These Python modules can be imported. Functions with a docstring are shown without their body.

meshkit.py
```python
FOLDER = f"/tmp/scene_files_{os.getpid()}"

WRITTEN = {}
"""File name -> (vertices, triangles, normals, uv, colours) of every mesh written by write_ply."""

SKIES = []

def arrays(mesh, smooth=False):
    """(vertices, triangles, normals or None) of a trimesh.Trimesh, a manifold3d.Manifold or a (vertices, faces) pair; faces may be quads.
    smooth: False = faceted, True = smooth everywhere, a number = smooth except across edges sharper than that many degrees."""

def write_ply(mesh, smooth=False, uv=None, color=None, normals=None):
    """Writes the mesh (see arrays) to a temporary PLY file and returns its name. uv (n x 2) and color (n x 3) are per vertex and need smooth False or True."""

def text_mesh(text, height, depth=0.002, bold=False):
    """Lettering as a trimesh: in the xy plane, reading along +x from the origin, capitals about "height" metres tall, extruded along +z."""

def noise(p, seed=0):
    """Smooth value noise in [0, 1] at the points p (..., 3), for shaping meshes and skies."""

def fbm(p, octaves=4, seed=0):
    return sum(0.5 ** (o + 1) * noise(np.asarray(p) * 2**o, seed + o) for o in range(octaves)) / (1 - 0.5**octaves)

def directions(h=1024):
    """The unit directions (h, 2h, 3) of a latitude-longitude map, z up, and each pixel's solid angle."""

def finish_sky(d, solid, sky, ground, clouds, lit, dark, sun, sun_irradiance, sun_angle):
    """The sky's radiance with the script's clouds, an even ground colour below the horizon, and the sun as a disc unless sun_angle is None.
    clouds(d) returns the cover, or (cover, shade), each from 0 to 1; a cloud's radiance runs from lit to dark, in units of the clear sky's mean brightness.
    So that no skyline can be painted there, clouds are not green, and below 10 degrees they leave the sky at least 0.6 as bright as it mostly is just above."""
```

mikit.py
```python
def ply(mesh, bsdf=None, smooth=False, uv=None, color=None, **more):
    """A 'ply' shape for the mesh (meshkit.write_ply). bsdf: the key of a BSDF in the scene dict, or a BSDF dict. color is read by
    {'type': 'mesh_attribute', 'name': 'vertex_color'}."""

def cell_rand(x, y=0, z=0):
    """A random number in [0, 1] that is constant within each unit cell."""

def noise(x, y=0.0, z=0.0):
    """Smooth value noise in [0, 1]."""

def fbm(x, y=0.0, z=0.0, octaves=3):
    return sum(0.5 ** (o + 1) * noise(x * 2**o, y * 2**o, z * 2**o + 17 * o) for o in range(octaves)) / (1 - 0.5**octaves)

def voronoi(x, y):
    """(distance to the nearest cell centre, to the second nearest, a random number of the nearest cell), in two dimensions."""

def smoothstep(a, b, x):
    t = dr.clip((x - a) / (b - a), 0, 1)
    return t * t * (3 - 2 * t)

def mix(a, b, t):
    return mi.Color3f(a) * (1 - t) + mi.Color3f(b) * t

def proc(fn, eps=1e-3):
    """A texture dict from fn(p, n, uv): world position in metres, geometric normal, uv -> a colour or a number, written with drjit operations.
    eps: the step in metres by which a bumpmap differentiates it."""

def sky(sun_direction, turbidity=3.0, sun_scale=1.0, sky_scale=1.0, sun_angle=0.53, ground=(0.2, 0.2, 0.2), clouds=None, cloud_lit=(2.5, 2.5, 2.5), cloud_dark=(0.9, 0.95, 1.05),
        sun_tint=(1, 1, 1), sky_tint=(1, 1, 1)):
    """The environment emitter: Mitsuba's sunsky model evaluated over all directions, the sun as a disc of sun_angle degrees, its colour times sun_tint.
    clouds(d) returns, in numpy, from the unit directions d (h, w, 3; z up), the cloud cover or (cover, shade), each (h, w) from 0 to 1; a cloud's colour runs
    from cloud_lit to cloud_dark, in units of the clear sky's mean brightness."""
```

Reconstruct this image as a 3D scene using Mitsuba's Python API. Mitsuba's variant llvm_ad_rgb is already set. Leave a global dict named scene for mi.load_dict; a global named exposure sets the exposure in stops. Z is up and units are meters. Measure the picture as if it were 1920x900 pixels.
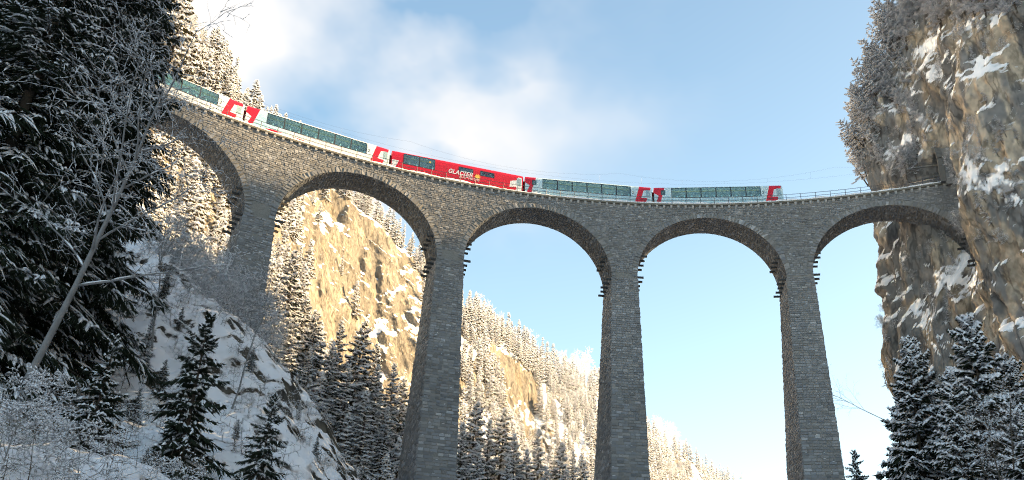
import math, numpy as np, trimesh, mitsuba as mi, drjit as dr, mikit, meshkit
from scipy.interpolate import RBFInterpolator, RegularGridInterpolator
T = mi.ScalarTransform4f
scene, labels = {}, {}
# ------------------------------------------------------------------ camera, sky, exposure
CAM = np.array([-17.053, 3.989, -61.400]); YAW, PITCH, ROLL, FPX = .0851, .389, .032, 1506.75
FW = np.array([math.sin(YAW)*math.cos(PITCH), math.cos(YAW)*math.cos(PITCH), math.sin(PITCH)])
_r = np.array([math.cos(YAW), -math.sin(YAW), 0]); _u = np.cross(_r, FW)
RT, UP = math.cos(ROLL)*_r + math.sin(ROLL)*_u, -math.sin(ROLL)*_r + math.cos(ROLL)*_u
scene['camera'] = {'type': 'perspective', 'fov': math.degrees(2*math.atan(960/FPX)), 'fov_axis': 'x', 'near_clip': .5, 'far_clip': 6000.,
                   'principal_point_offset_x': -77.27/1920, 'principal_point_offset_y': -202.03/900,
                   'to_world': T().look_at(origin=CAM.tolist(), target=(CAM + FW).tolist(), up=UP.tolist())}
SUN = np.array([.86, .065, .50])
def sky_clouds(d):
    az = np.arctan2(d[..., 0], d[..., 1]); z = np.maximum(d[..., 2], .03)
    q = np.stack([d[..., 0]/(z+.25), d[..., 1]/(z+.25), 0*z], -1)
    n = meshkit.fbm(q*3.4 + [3.1, 7.7, 1.], 8, 5); m = meshkit.fbm(q*.9 + [9.2, 1.3, 4.], 3, 11)
    azd, el = np.degrees(az), np.degrees(np.arcsin(np.clip(d[..., 2], -1, 1)))
    m2 = meshkit.fbm(q*5. + [1.5, 4.2, 8.], 4, 17)
    bank = 1/(1 + np.exp((azd - 12 + (m2 - .5)*26)/3.2)) / (1 + np.exp(-(el - 28 - .40*(azd + 10) + (m2 - .5)*10)/1.8)) / (1 + np.exp((el - 70)/6.)) / (1 + np.exp(-(azd + 100)/9.))   # a bank of cloud in the north-west
    thick = 1/(1 + np.exp((azd + 20)/4.))
    cover = np.clip((n*1.15 + m*.35 - .52 + .45*thick)/.40, 0, 1)**.8*bank*(1 - .75*np.clip((meshkit.fbm(q*7.5 + [2.2, 6.1, 3.], 5, 23) - .50)*4, 0, 1)*(1 - thick))
    return np.clip(cover*1.02, 0, .97), np.clip((n - .40)*1.6, 0, 1)*(1 - thick)*.8
scene['sky'] = mikit.sky(SUN, turbidity=2.3, sun_angle=1.4, sun_scale=1.35, sky_scale=1.06, sky_tint=(1.54, 1.31, 1.0), sun_tint=(1., .90, .71), clouds=sky_clouds,
                         cloud_lit=(1.34, 1.29, 1.24), cloud_dark=(1.04, 1.03, 1.03), ground=(.35, .36, .38))
exposure = 3.06
# ------------------------------------------------------------------ helpers
def at(x, y, h):
    """The point at horizontal distance h from the camera along the bearing and elevation of a photograph pixel."""
    v = FW + RT*(x - 960 - 77.27)/FPX - UP*(y - 450 - 202.03)/FPX
    return CAM + v*h/math.hypot(v[0], v[1])
def project(X):
    d = np.asarray(X, float) - CAM; z = d @ FW
    return np.stack([960 + 77.27 + FPX*(d @ RT)/z, 450 + 202.03 - FPX*(d @ UP)/z, z], -1)
class MB:
    def __init__(s): s.v, s.f, s.c, s.n = [], [], [], 0
    def add(s, v, f, c=None):
        v = np.asarray(v, float).reshape(-1, 3); f = np.asarray(f, int)
        if f.shape[1] == 4: f = np.vstack([f[:, [0, 1, 2]], f[:, [0, 2, 3]]])
        s.v.append(v); s.f.append(f + s.n); s.n += len(v)
        if c is not None: s.c.append(np.broadcast_to(c, (len(v), 3)))
        return s
    def box(s, lo, hi, c=None):
        lo, hi = np.array(lo, float), np.array(hi, float)
        return s.add(BOXV*(hi - lo) + lo, BOXF, c)
    def out(s): return np.vstack(s.v), np.vstack(s.f)
    def col(s): return np.vstack(s.c) if s.c else None
BOXV = np.array([[x, y, z] for x in (0, 1) for y in (0, 1) for z in (0, 1)], float)
BOXF = np.array([[0, 1, 3, 2], [4, 6, 7, 5], [0, 4, 5, 1], [2, 3, 7, 6], [0, 2, 6, 4], [1, 5, 7, 3]])
def grid_faces(a, b, base=0):
    i, j = np.meshgrid(np.arange(a-1), np.arange(b-1), indexing='ij'); k = (i*b + j).ravel() + base
    return np.stack([k, k+b, k+b+1, k+1], 1)
def tube(mb, pts, rad, sides=6, c=None, cap=True):
    p = np.asarray(pts, float); r = np.broadcast_to(rad, (len(p),)); t = np.gradient(p, axis=0); t /= np.linalg.norm(t, axis=1, keepdims=True) + 1e-12
    a = np.cross(t, np.where(np.abs(t[:, 2:]) < .9, [0, 0, 1.], [1., 0, 0])); a /= np.linalg.norm(a, axis=1, keepdims=True); b = np.cross(t, a)
    g = np.arange(sides)*2*np.pi/sides
    v = p[:, None] + r[:, None, None]*(np.cos(g)[None, :, None]*a[:, None] + np.sin(g)[None, :, None]*b[:, None])
    n = len(p); i, j = np.meshgrid(np.arange(n-1), np.arange(sides), indexing='ij'); j2 = (j+1) % sides
    mb.add(v, np.stack([i*sides+j, i*sides+j2, (i+1)*sides+j2, (i+1)*sides+j], -1).reshape(-1, 4), c)
def numbered(key, n): return key if n == 0 else f'{key}_{n:03d}'
COUNT = {}
def fresh(key):
    n = COUNT.get(key, 0); COUNT[key] = n + 1
    return numbered(key, n)
def put(key, mesh, bsdf, smooth=False, **kw):
    key = fresh(key); scene[key] = mikit.ply(mesh, bsdf, smooth, **kw)
    return key
def lab(key, label, cat=None, group=None, kind=None):
    d = {'label': label}
    if cat: d['category'] = cat
    if group: d['group'] = group
    if kind: d['kind'] = kind
    labels[key] = d
def structure(key, mesh, bsdf, smooth=False, **kw):
    k = put(key, mesh, bsdf, smooth, **kw); labels[k] = {'kind': 'structure'}
    return k
def stuff_part(key): labels[key] = {'kind': 'stuff'}
V3 = lambda *a: mi.Color3f(*a)
ss, fbm, noise, mix = mikit.smoothstep, mikit.fbm, mikit.noise, mikit.mix
two = lambda b: {'type': 'twosided', 'bsdf': b}
def diffuse(rgb): return {'type': 'diffuse', 'reflectance': {'type': 'rgb', 'value': list(rgb)}}
def prin(rgb, rough=.5, **k): return {'type': 'principled', 'base_color': {'type': 'rgb', 'value': list(rgb)}, 'roughness': rough, **k}
# ------------------------------------------------------------------ materials
VC = {'type': 'mesh_attribute', 'name': 'vertex_color'}
scene['stone_mat'] = two({'type': 'diffuse', 'reflectance': VC})
scene['mortar_mat'] = two({'type': 'diffuse', 'reflectance': mikit.proc(lambda p, n, uv: mix((.20, .19, .17), (.27, .262, .245), fbm(p.x*.5, p.y*.5, p.z*.5))*(.8 + .4*noise(p.x*9, p.y*9, p.z*9)))})
scene['slab_mat'] = two({'type': 'diffuse', 'reflectance': mikit.proc(lambda p, n, uv: mix((.15, .14, .12), (.30, .28, .23), fbm(p.x*1.3, p.y*1.3, p.z*1.3)))})
scene['bracket_mat'] = two(diffuse((.42, .41, .39)))
scene['steel_mat'] = two(prin((.03, .028, .026), .6))
scene['rail_mat'] = two(prin((.10, .10, .11), .5, metallic=.3))
scene['snow_mat'] = two(diffuse((.87, .87, .88)))
scene['needle_mat'] = two(diffuse((.026, .034, .022)))
scene['sunlit_needle_mat'] = two(diffuse((.075, .066, .034)))  # needles of the sunlit trees, warm sunlight put into the colour
scene['bark_mat'] = two(diffuse((.085, .07, .055)))
scene['grey_bark_mat'] = two({'type': 'diffuse', 'reflectance': mikit.proc(lambda p, n, uv: mix((.13, .125, .12), (.30, .295, .29), fbm(p.x*5, p.y*5, p.z*2)))})
scene['frost_mat'] = two(diffuse((.72, .70, .70)))
def snow_rock(lo, hi, grey, streak, bump=.45):
    def fn(p, n, uv):
        a = fbm(p.x*.16, p.y*.16, p.z*.05, 4); b = fbm(p.x*.55 + 9, p.y*.55, p.z*.11, 4); c = fbm(p.x*2.1, p.y*2.1, p.z*1.1, 3)
        rock = mix(lo, hi, ss(.3, .72, a*.6 + c*.4))
        crack = dr.abs(2*fbm(p.x*.75 + 3, p.y*.75, p.z*.13, 4) - 1)
        rock = mix(rock, grey, ss(.46 - .12*ss(86., 99., p.y), .60 - .10*ss(86., 99., p.y), b)*streak)*(.66 + .68*c)*(.55 + .45*ss(.0, .10, crack))
        m = uv.x + (fbm(p.x*1.7, p.y*1.7, p.z*1.7, 4) - .5)*.6 + (noise(p.x*9, p.y*9, p.z*9) - .5)*.12
        return mix(rock, (.87, .87, .88), ss(.46, .56, m))
    def rel(p, n, uv):
        r = lambda x, y, z: 1 - dr.abs(2*fbm(x, y, z, 3) - 1)
        return (r(p.x*1.0, p.y*1.0, p.z*.22)*.5 + r(p.x*3.1, p.y*3.1, p.z*1.0)*.22 + noise(p.x*9, p.y*9, p.z*7)*.07)*ss(.62, .42, uv.x)
    return two({'type': 'bumpmap', 'arbitrary': mikit.proc(rel, .04), 'scale': bump, 'bsdf': {'type': 'diffuse', 'reflectance': mikit.proc(fn)}})
scene['cliff_mat'] = snow_rock((.31, .26, .20), (.54, .455, .35), (.20, .195, .19), .95)
scene['hill_mat'] = snow_rock((.22, .185, .14), (.40, .355, .285), (.18, .165, .145), .7, .6)
scene['ground_mat'] = snow_rock((.05, .045, .035), (.13, .115, .09), (.06, .06, .058), .6, .25)
# ------------------------------------------------------------------ terrain
def fb(p, o=4, s=0): return meshkit.fbm(p, o, s)
def normals_grid(P):
    du = np.gradient(P, axis=0); dv = np.gradient(P, axis=1); n = np.cross(du, dv)
    return n/(np.linalg.norm(n, axis=-1, keepdims=True) + 1e-12)
def tri_count(): return sum(len(meshkit.WRITTEN[d['filename']][1]) for d in scene.values() if d.get('type') == 'ply')
# the ground: one sheet through control points read off the slope, the valley floor and the pier feet
ctl = [(-17, 4, -63.2), (0, 0, -63.4), (-17, -40, -62), (30, 30, -63), (10, 60, -64.5), (34, 60, -62), (30, 80, -63), (0, 100, -62), (25, 98, -63), (-22, 92, -58), (-14, 70, -63), (-22, 78, -58), (5, 130, -56), (40, 150, -60),
       (-44, 90, -31), (-40, 106, -38), (-34, 97, -45), (-30, 105, -47), (-26, 114, -47), (-12, 120, -50), (8, 125, -52), (-60, 100, -12), (-75, 80, 0), (-85, 100, 10), (-66, 70, -14), (-50, 0, -50), (-90, 20, -22), (-120, 60, 18), (-90, -40, -40), (60, -40, -60), (90, 60, -58), (-55, 60, -38)]
for x, y, h in ((275, 485, 70), (380, 575, 67), (455, 625, 63), (525, 715, 56), (580, 815, 49), (612, 915, 43), (630, 1010, 38)): ctl.append(tuple(at(x, y, h)))          # crest of the spur
for x, y, h in ((300, 900, 31), (100, 900, 30), (500, 905, 33), (200, 760, 40), (380, 740, 45), (500, 760, 46), (560, 850, 40), (330, 1050, 18), (560, 1080, 20), (100, 620, 50), (250, 560, 58)): ctl.append(tuple(at(x, y, h)))
ctl = np.array(ctl)
_rbf = RBFInterpolator(ctl[:, :2], ctl[:, 2], kernel='thin_plate_spline', smoothing=.1)
gx = np.unique(np.concatenate([np.linspace(-900, -130, 40), np.linspace(-130, -70, 60), np.arange(-70, 10, .3), np.linspace(10, 110, 120), np.linspace(110, 1200, 50)]))
gy = np.unique(np.concatenate([np.linspace(-900, -60, 40), np.linspace(-60, 15, 50), np.arange(15, 125, .4), np.linspace(125, 220, 80), np.linspace(220, 1500, 60)]))
GX, GY = np.meshgrid(gx, gy, indexing='ij')
cx_, cy_ = np.linspace(-140, 130, 109), np.linspace(-80, 220, 121)
CZ = _rbf(np.stack(np.meshgrid(cx_, cy_, indexing='ij'), -1).reshape(-1, 2)).reshape(len(cx_), len(cy_))
_base = RegularGridInterpolator((cx_, cy_), np.clip(CZ, -66, 60))
def ground_z(x, y, fine=True):
    x, y = np.asarray(x, float), np.asarray(y, float)
    z = _base(np.stack([np.clip(x, -140, 130), np.clip(y, -80, 220)], -1))
    p = np.stack([x, y, 0*x], -1)
    z = z + (fb(p*.09, 3, 3) - .5)*2.2
    if fine:
        l = np.clip((-x - 12)/14, 0, 1)*np.clip((130 - y)/20, 0, 1)
        k = fb(p*.42 + 5, 3, 8); z = z + l*(1.3*np.clip(k - .42, 0, .3)**.7 - .4) + l*(1.1*np.clip(fb(p*1.1 + 9, 3, 12) - .45, 0, .2)**.7 + .35*(fb(p*2.2, 2, 4) - .5) + .55*(1 - np.abs(2*fb(p*.75 + 30, 3, 13) - 1)))
    return z
GZ = ground_z(GX, GY); GP = np.stack([GX, GY, GZ], -1); gn = normals_grid(GP)
gm = np.clip(.5 + (np.abs(gn[..., 2]) - .55)*2.2, 0, 1) + (fb(GP*1.3, 4, 6) - .5)*.7
structure('ground', (GP.reshape(-1, 3), grid_faces(*GX.shape)), 'ground_mat', True, uv=np.stack([gm.ravel(), 0*gm.ravel()], 1))
# the sunny hillside across the gorge: ridge line, then the face down to the valley
RIDGE = [(60, -330, 135), (200, -170, 140), (340, 40, 158), (420, 150, 178), (490, 240, 198), (560, 290, 214), (660, 392, 230), (740, 448, 245), (800, 515, 260), (870, 588, 280), (940, 632, 305),
         (1000, 672, 330), (1120, 728, 400), (1215, 815, 480), (1340, 893, 600), (1410, 925, 700), (1520, 1000, 850)]
rp = np.array([at(*r) for r in RIDGE]); rs = np.concatenate([[0], np.cumsum(np.linalg.norm(np.diff(rp[:, :2], axis=0), axis=1))])
TOE = [(-118, 92, 6), (-100, 92, 2), (-76, 97, -4), (-62, 103, -12), (-49, 110, -24), (-40, 117, -32), (-28, 127, -40), (-16, 138, -46), (-4, 150, -50), (10, 168, -54), (22, 186, -56), (36, 206, -58), (70, 262, -60), (110, 330, -62), (170, 430, -62), (230, 520, -62), (320, 640, -62)]
tp = np.array(TOE, float)
S = np.concatenate([np.arange(0, 330, .62), np.arange(330, rs[-1], 2.2)]); NT = 260
along = lambda A: np.mean([np.stack([np.interp(np.clip(S + o, 0, rs[-1]), rs, A[:, k]) for k in range(3)], -1) for o in np.linspace(-14, 14, 9)], axis=0)
RP, TP = along(rp), along(tp)
NH = (TP - RP)[:, :2]; NH /= np.linalg.norm(NH, axis=1, keepdims=True)          # towards the valley
tt = np.linspace(-.12, 1.04, NT)
def hill_surface():
    t = tt[None, :]; run = np.linalg.norm((TP - RP)[:, :2], axis=1)[:, None]; drop = (RP - TP)[:, 2:]
    z = RP[:, 2:3] - np.where(t < 0, -t*.35, t)*drop
    px = project(RP)[:, 0][:, None]; t1 = np.clip(t, 0, 1)
    # how rocky: the cliff band seen through the second arch and its thinner end in the third
    rock = np.exp(-((px - 665)/150)**2)*np.clip((t1 - .05)/.06, 0, 1)*np.clip((.80 - t1)/.12, 0, 1)
    rock = np.maximum(rock, .8*np.exp(-((px - 915)/70)**2)*np.clip((t1 - .14)/.06, 0, 1)*np.clip((.55 - t1)/.1, 0, 1))
    w = 1 - .72*rock; w = np.where(t < 0, 1, w); dt = np.diff(tt, prepend=tt[0])[None, :]
    h = np.cumsum(np.where(t > 0, w*dt, 0), 1); tot = h[:, [int(np.argmin(np.abs(tt - 1)))]]; h = h/np.maximum(tot, 1e-6)*run + np.where(t < 0, t*60, 0)
    P = np.concatenate([RP[:, None, :2] + NH[:, None, :]*h[..., None], z[..., None]], -1)
    out = np.concatenate([NH, np.zeros((len(NH), 1))], 1)[:, None, :]
    q = np.stack([S[:, None] + 0*h, P[..., 2], 0*h], -1)
    d = (fb(q*[.022, .018, 1], 4, 2) - .5)*14*np.clip(t*6, .15, 1)*np.clip((1.1 - t)*4, 0, 1) + (fb(q*[.10, .07, 1] + 3, 4, 9) - .5)*5.0
    gul = np.abs(fb(q*[.06, .012, 1] + 7, 3, 21) - .5)*2
    d = d - np.clip(.18 - gul, 0, 1)*6*rock                                      # gullies
    st = q[..., 1] + .33*q[..., 0] + 7*(fb(q*[.05, .05, 1], 2, 31) - .5)              # slanting beds
    d = d + rock*(((st*.05) % 1)**3*1.6*np.clip(fb(q*[.04, .04, 1] + 5, 2, 33)*4 - 1.6, 0, 1) + (fb(q*[.16, .10, 1], 4, 14) - .5)*4.5 + (fb(q*[.5, .4, 1], 3, 15) - .5)*1.4)
    return P + out*d[..., None]*np.where(t < 0, .2, 1)[..., None], rock
HP, HROCK = hill_surface(); hn = normals_grid(HP); hn *= np.sign(hn[..., 2:].mean())
q3 = HP
hm = np.clip(.5 + (hn[..., 2] - .50)*1.9 - .10*HROCK, -.3, 1.2) + (fb(HP*[.15, .15, .05], 4, 6) - .5)*.75
structure('hillside', (HP.reshape(-1, 3), grid_faces(*HP.shape[:2])), 'hill_mat', True, uv=np.stack([hm.ravel(), 0*hm.ravel()], 1))
# the cliff on the right and a mountain behind, its unseen tops shaped to cast shade
PLAN = np.array([(135, 178, 28), (100, 160, 31), (79, 146, 36), (62, 126, 47), (50, 112, 33), (40.5, 106, 11), (38.6, 102.5, 14), (39.5, 98, 20), (41.5, 94.5, 30), (44.6, 90, 43), (43.3, 84.5, 54), (42.0, 78, 62), (43, 71, 72), (45, 63, 82), (49, 50, 96),
                 (56, 32, 104), (64, 8, 108), (72, -30, 110), (80, -90, 112), (100, -170, 112), (130, -260, 105)], float)
cl = np.concatenate([[0], np.cumsum(np.linalg.norm(np.diff(PLAN[:, :2], axis=0), axis=1))])
s_a, s_b = cl[4], cl[14]
CS = np.concatenate([np.linspace(0, s_a, 40)[:-1], np.arange(s_a, s_b, .2), np.linspace(s_b, cl[-1], 90)])
CP = np.mean([np.stack([np.interp(np.clip(CS + o, 0, cl[-1]), cl, PLAN[:, k]) for k in range(3)], -1) for o in np.linspace(-2.2, 2.2, 5)], axis=0)
ct = np.gradient(CP[:, :2], axis=0); ct /= np.linalg.norm(ct, axis=1, keepdims=True)
ct = np.stack([np.convolve(np.pad(ct[:, k], 8, 'edge'), np.ones(17)/17, 'valid') for k in (0, 1)], 1); ct /= np.linalg.norm(ct, axis=1, keepdims=True)
CN = np.stack([ct[:, 1], -ct[:, 0]], 1)                                         # outwards, to the open gorge
NW, NI = 520, 60
def cliff_surface():
    w = np.linspace(0, 1, NW)[None, :]; z = -66 + (CP[:, 2:3] + 66)*w
    inl = np.linspace(0, 1, NI + 1)[1:]**1.6*170
    y = CP[:, 1:2]
    slope = .22 + .55*np.clip((92 - y)/26, 0, 1)                               # the top goes on rising inland, steeper to the south
    zi = CP[:, 2:3] + slope*np.minimum(inl[None, :], 90)
    Z = np.concatenate([z, zi], 1); inn = np.concatenate([0*z, inl[None, :] + 0*zi], 1)
    direc = np.array([.97, .18])*1.
    IN = np.where(CP[:, 1:2] > 104, 1., 1.)
    P = np.concatenate([CP[:, None, :2] + direc*inn[..., None], Z[..., None]], -1)
    q = np.stack([CS[:, None] + 0*Z, Z, .6*inn], -1)
    wall = np.concatenate([np.ones_like(z), np.clip(1 - inl/8, .0, 1)[None, :] + 0*zi], 1)
    wp = q + np.stack([fb(q*[.12, .10, .12] + 60, 3, 53) - .5, .6*(fb(q*[.12, .12, .12] + 70, 3, 54) - .5), 0*Z], -1)*5.
    rg = lambda f, o, sd: 1 - np.abs(2*fb(wp*f, o, sd) - 1)
    d = (fb(q*[.055, .028, .05], 4, 41) - .5)*7.0 + (rg([.13, .035, .16], 4, 42) - .75)*3.4 + (rg([.40, .10, .4], 4, 43) - .75)*1.25
    led = fb(wp*[.22, .10, .2] + 2, 4, 44); saw = ((q[..., 1]*.085 + led*3.6 + q[..., 0]*.06) % 1)
    amp = np.clip((fb(q*[.12, .07, .1] + 11, 4, 45) - .46)/.14, 0, 1)             # ledges only in places
    from scipy.ndimage import gaussian_filter
    d = d + gaussian_filter(amp*(np.where(saw < .78, (.78 - saw)/.78, (saw - .78)/.22) - .45)*2.1, (1.6, 1.3))
    d = d + (fb(wp*[.8, .30, .7], 4, 46) - .5)*1.1 + (rg([1.7, .7, 1.5], 3, 48) - .75)*.5
    # bulging shoulder with snow near the portal, the overhanging nose above the bridge
    s78 = np.interp(80, -PLAN[:, 1][::1], cl) if False else cl[11]
    sh = np.exp(-((q[..., 0] - s78)/5.5)**2)
    prof = np.interp(Z, [-30, -16, -9, 6, 22, 34, 60], [0, 1.5, 4.6, 3.2, 1.2, .2, 0])
    d = d + sh*prof
    nose = np.exp(-((q[..., 0] - cl[6])/6)**2)*np.interp(Z, [-40, -10, 6, 14, 30], [-.8, -.4, -1.6, -.4, 1.0])
    d = d + nose
    # recess round the tunnel portal
    sp = cl[9] + .2
    d = d - 2.2*np.exp(-((q[..., 0] - sp)/2.3)**2)*np.interp(Z, [-6, -1, 7, 10], [0, 1, 1, 0])
    calm = np.exp(-((q[..., 0] - sp)/4.)**2)*np.interp(Z, [-14, -9, 8, 13], [0, 1, 1, 0]); d = d*(1 - .85*calm)
    out = np.concatenate([CN, np.zeros((len(CN), 1))], 1)[:, None, :]
    P = P + out*(d*wall)[..., None]
    P[..., 2] += (1 - wall)*((fb(q*[.06, .06, .06] + 2, 4, 47) - .5)*9)
    rr = np.hypot(P[..., 0], P[..., 1]); th = np.arctan2(P[..., 0], P[..., 1]); zr = P[..., 2] - 2.49*th
    tun = (np.abs(rr - 100) < 2.2) & (zr > -1.2) & (zr < 5.6 - .35*(rr - 100)**2) & (th > .30) & (th < .62)
    return P + np.array([.903, -.43, 0])*(tun*14.)[..., None]                       # the tunnel runs on along the track
KP = cliff_surface(); kn = normals_grid(KP); kn *= np.sign(kn[:, NW + 5:, 2].mean())
km = np.clip(.5 + (kn[..., 2] - .29)*1.7, -.3, 1.2) + (fb(KP*.16, 4, 61) - .5)*1.3
kq = project(KP[:, :NW])
for x, y, rx, rz, a in ((1755, 66, 2.6, 1.6, .8), (1735, 90, 1.8, 1.3, .6), (1700, 180, 2.4, 1.2, .5), (1660, 215, 2., 1., .5), (1740, 140, 1.6, 1.2, .4), (1720, 270, 2.2, 2., .35), (1815, 300, 2., 2.6, .6), (1800, 390, 2., 3.2, .7), (1790, 430, 1.6, 2., .6), (1880, 330, 2.5, 1.6, .6), (1850, 460, 2.2, 1., .6), (1895, 440, 2., 1., .5), (1760, 540, 1.4, .9, .5), (1720, 590, 1.8, .8, .6), (1690, 600, 1.3, .8, .5), (1805, 565, 1.3, .7, .5), (1690, 690, 1.2, 2., .5), (1840, 120, 1.4, 1., .4), (1870, 40, 2., 1., .6), (1820, 50, 2., .9, .5), (1690, 240, 1.6, 1.4, .45), (1640, 260, 1.5, 1.4, .5), (1660, 300, 1.4, 1., .35), (1700, 140, 1.4, 1., .5), (1830, 340, 2.4, 2.6, .5), (1905, 380, 1.8, 1.8, .5), (1810, 470, 1.6, 1.2, .45), (1880, 200, 1.6, .9, .35)):
    dd = (kq[..., 0] - x)**2 + (kq[..., 1] - y)**2 + np.where(kq[..., 2] > 30, 0, 1e9); i0, j0 = np.unravel_index(np.argmin(dd + kq[..., 2]*3), dd.shape); c = KP[i0, j0]
    g = np.exp(-(((KP[..., :2] - c[:2])**2).sum(-1)/rx**2 + (KP[..., 2] - c[2])**2/rz**2)); km = km + a*g*(.35 + 1.3*fb(KP*.9, 3, 63))          # snow caught in hollows and on shelves
KP2 = KP + np.array([0, 0, 1.])*(np.clip(km - .5, 0, .4)*.7)[..., None]
structure('cliff', (KP2.reshape(-1, 3), grid_faces(*KP.shape[:2])), 'cliff_mat', True, uv=np.stack([km.ravel(), 0*km.ravel()], 1))
scene['portal_mat'] = two(diffuse((.17, .165, .155)))
scene['shaded_soffit_mat'] = two(diffuse((.10, .098, .095)))  # arch underside mortar, darkened to put the shade into its colour
# ------------------------------------------------------------------ the viaduct: a curve of 100 m radius, six arches of 20 m
RAD, SPAN, RA, BT, BATTER, GRADE = 100., 23.662, 10.076, .0223, .1062, .0249
RINGW = .78
rng = np.random.default_rng(7)
def rail(u): return GRADE*u
def off_at(u, z): return 1.92 + BATTER*np.maximum(rail(u) - 1 - z, 0)
def PW(u, off, z):
    th = u/RAD; r = RAD - off
    return np.stack(np.broadcast_arrays(r*np.sin(th), r*np.cos(th), z), -1)
ARCH = [(i - 2.5)*SPAN for i in range(-1, 5)]                                   # centres: six arches
PIER = [(i - 3)*SPAN for i in range(0, 5)]
def zspring(uc): return rail(uc) - 2.587 - RA
def hw(dz): return (SPAN - 2*RA)/2 + BT*np.maximum(-dz, 0)                       # half width of a pier below the springing
def stone_colors(n, r, tint=1.):
    g = r.uniform(.20, .31, n)*np.where(r.random(n) < .09, 1.45, 1)*tint
    warm = r.random(n)[:, None]
    return g[:, None]*((1 - warm)*np.array([.96, .985, 1.03]) + warm*np.array([1.03, 1.0, .95]))
def stones(M, a0, a1, b0, b1, r, proud=(.03, .10), inset=.025, deep=-.06, tint=1.):
    """Rough blocks on a surface M(a, b, out): 8 corners each; returns vertices (n, 8, 3) and colours (n, 3)."""
    n = len(a0); j = lambda k: r.uniform(-k, k, n)
    ia, ib = np.minimum(inset, (a1 - a0)*.12), np.minimum(inset, (b1 - b0)*.12)
    pr = r.uniform(*proud, n); V = []
    for o in (0, 1):
        for (sa, sb) in ((0, 0), (1, 0), (1, 1), (0, 1)):
            a = np.where(sa, a1 - ia*(.6 + 1.1*o), a0 + ia*(.6 + 1.1*o)) + (j(.028) if o else 0); b = np.where(sb, b1 - ib*(.6 + 1.1*o), b0 + ib*(.6 + 1.1*o)) + (j(.018) if o else 0)
            V.append(M(a, b, (pr + j(.028)) if o else deep + 0*pr))
    return np.stack(V, 1), stone_colors(n, r, tint)
STF = np.array([[4, 5, 6, 7], [0, 1, 5, 4], [1, 2, 6, 5], [2, 3, 7, 6], [3, 0, 4, 7]])
STT = np.vstack([STF[:, [0, 1, 2]], STF[:, [0, 2, 3]]])
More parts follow.
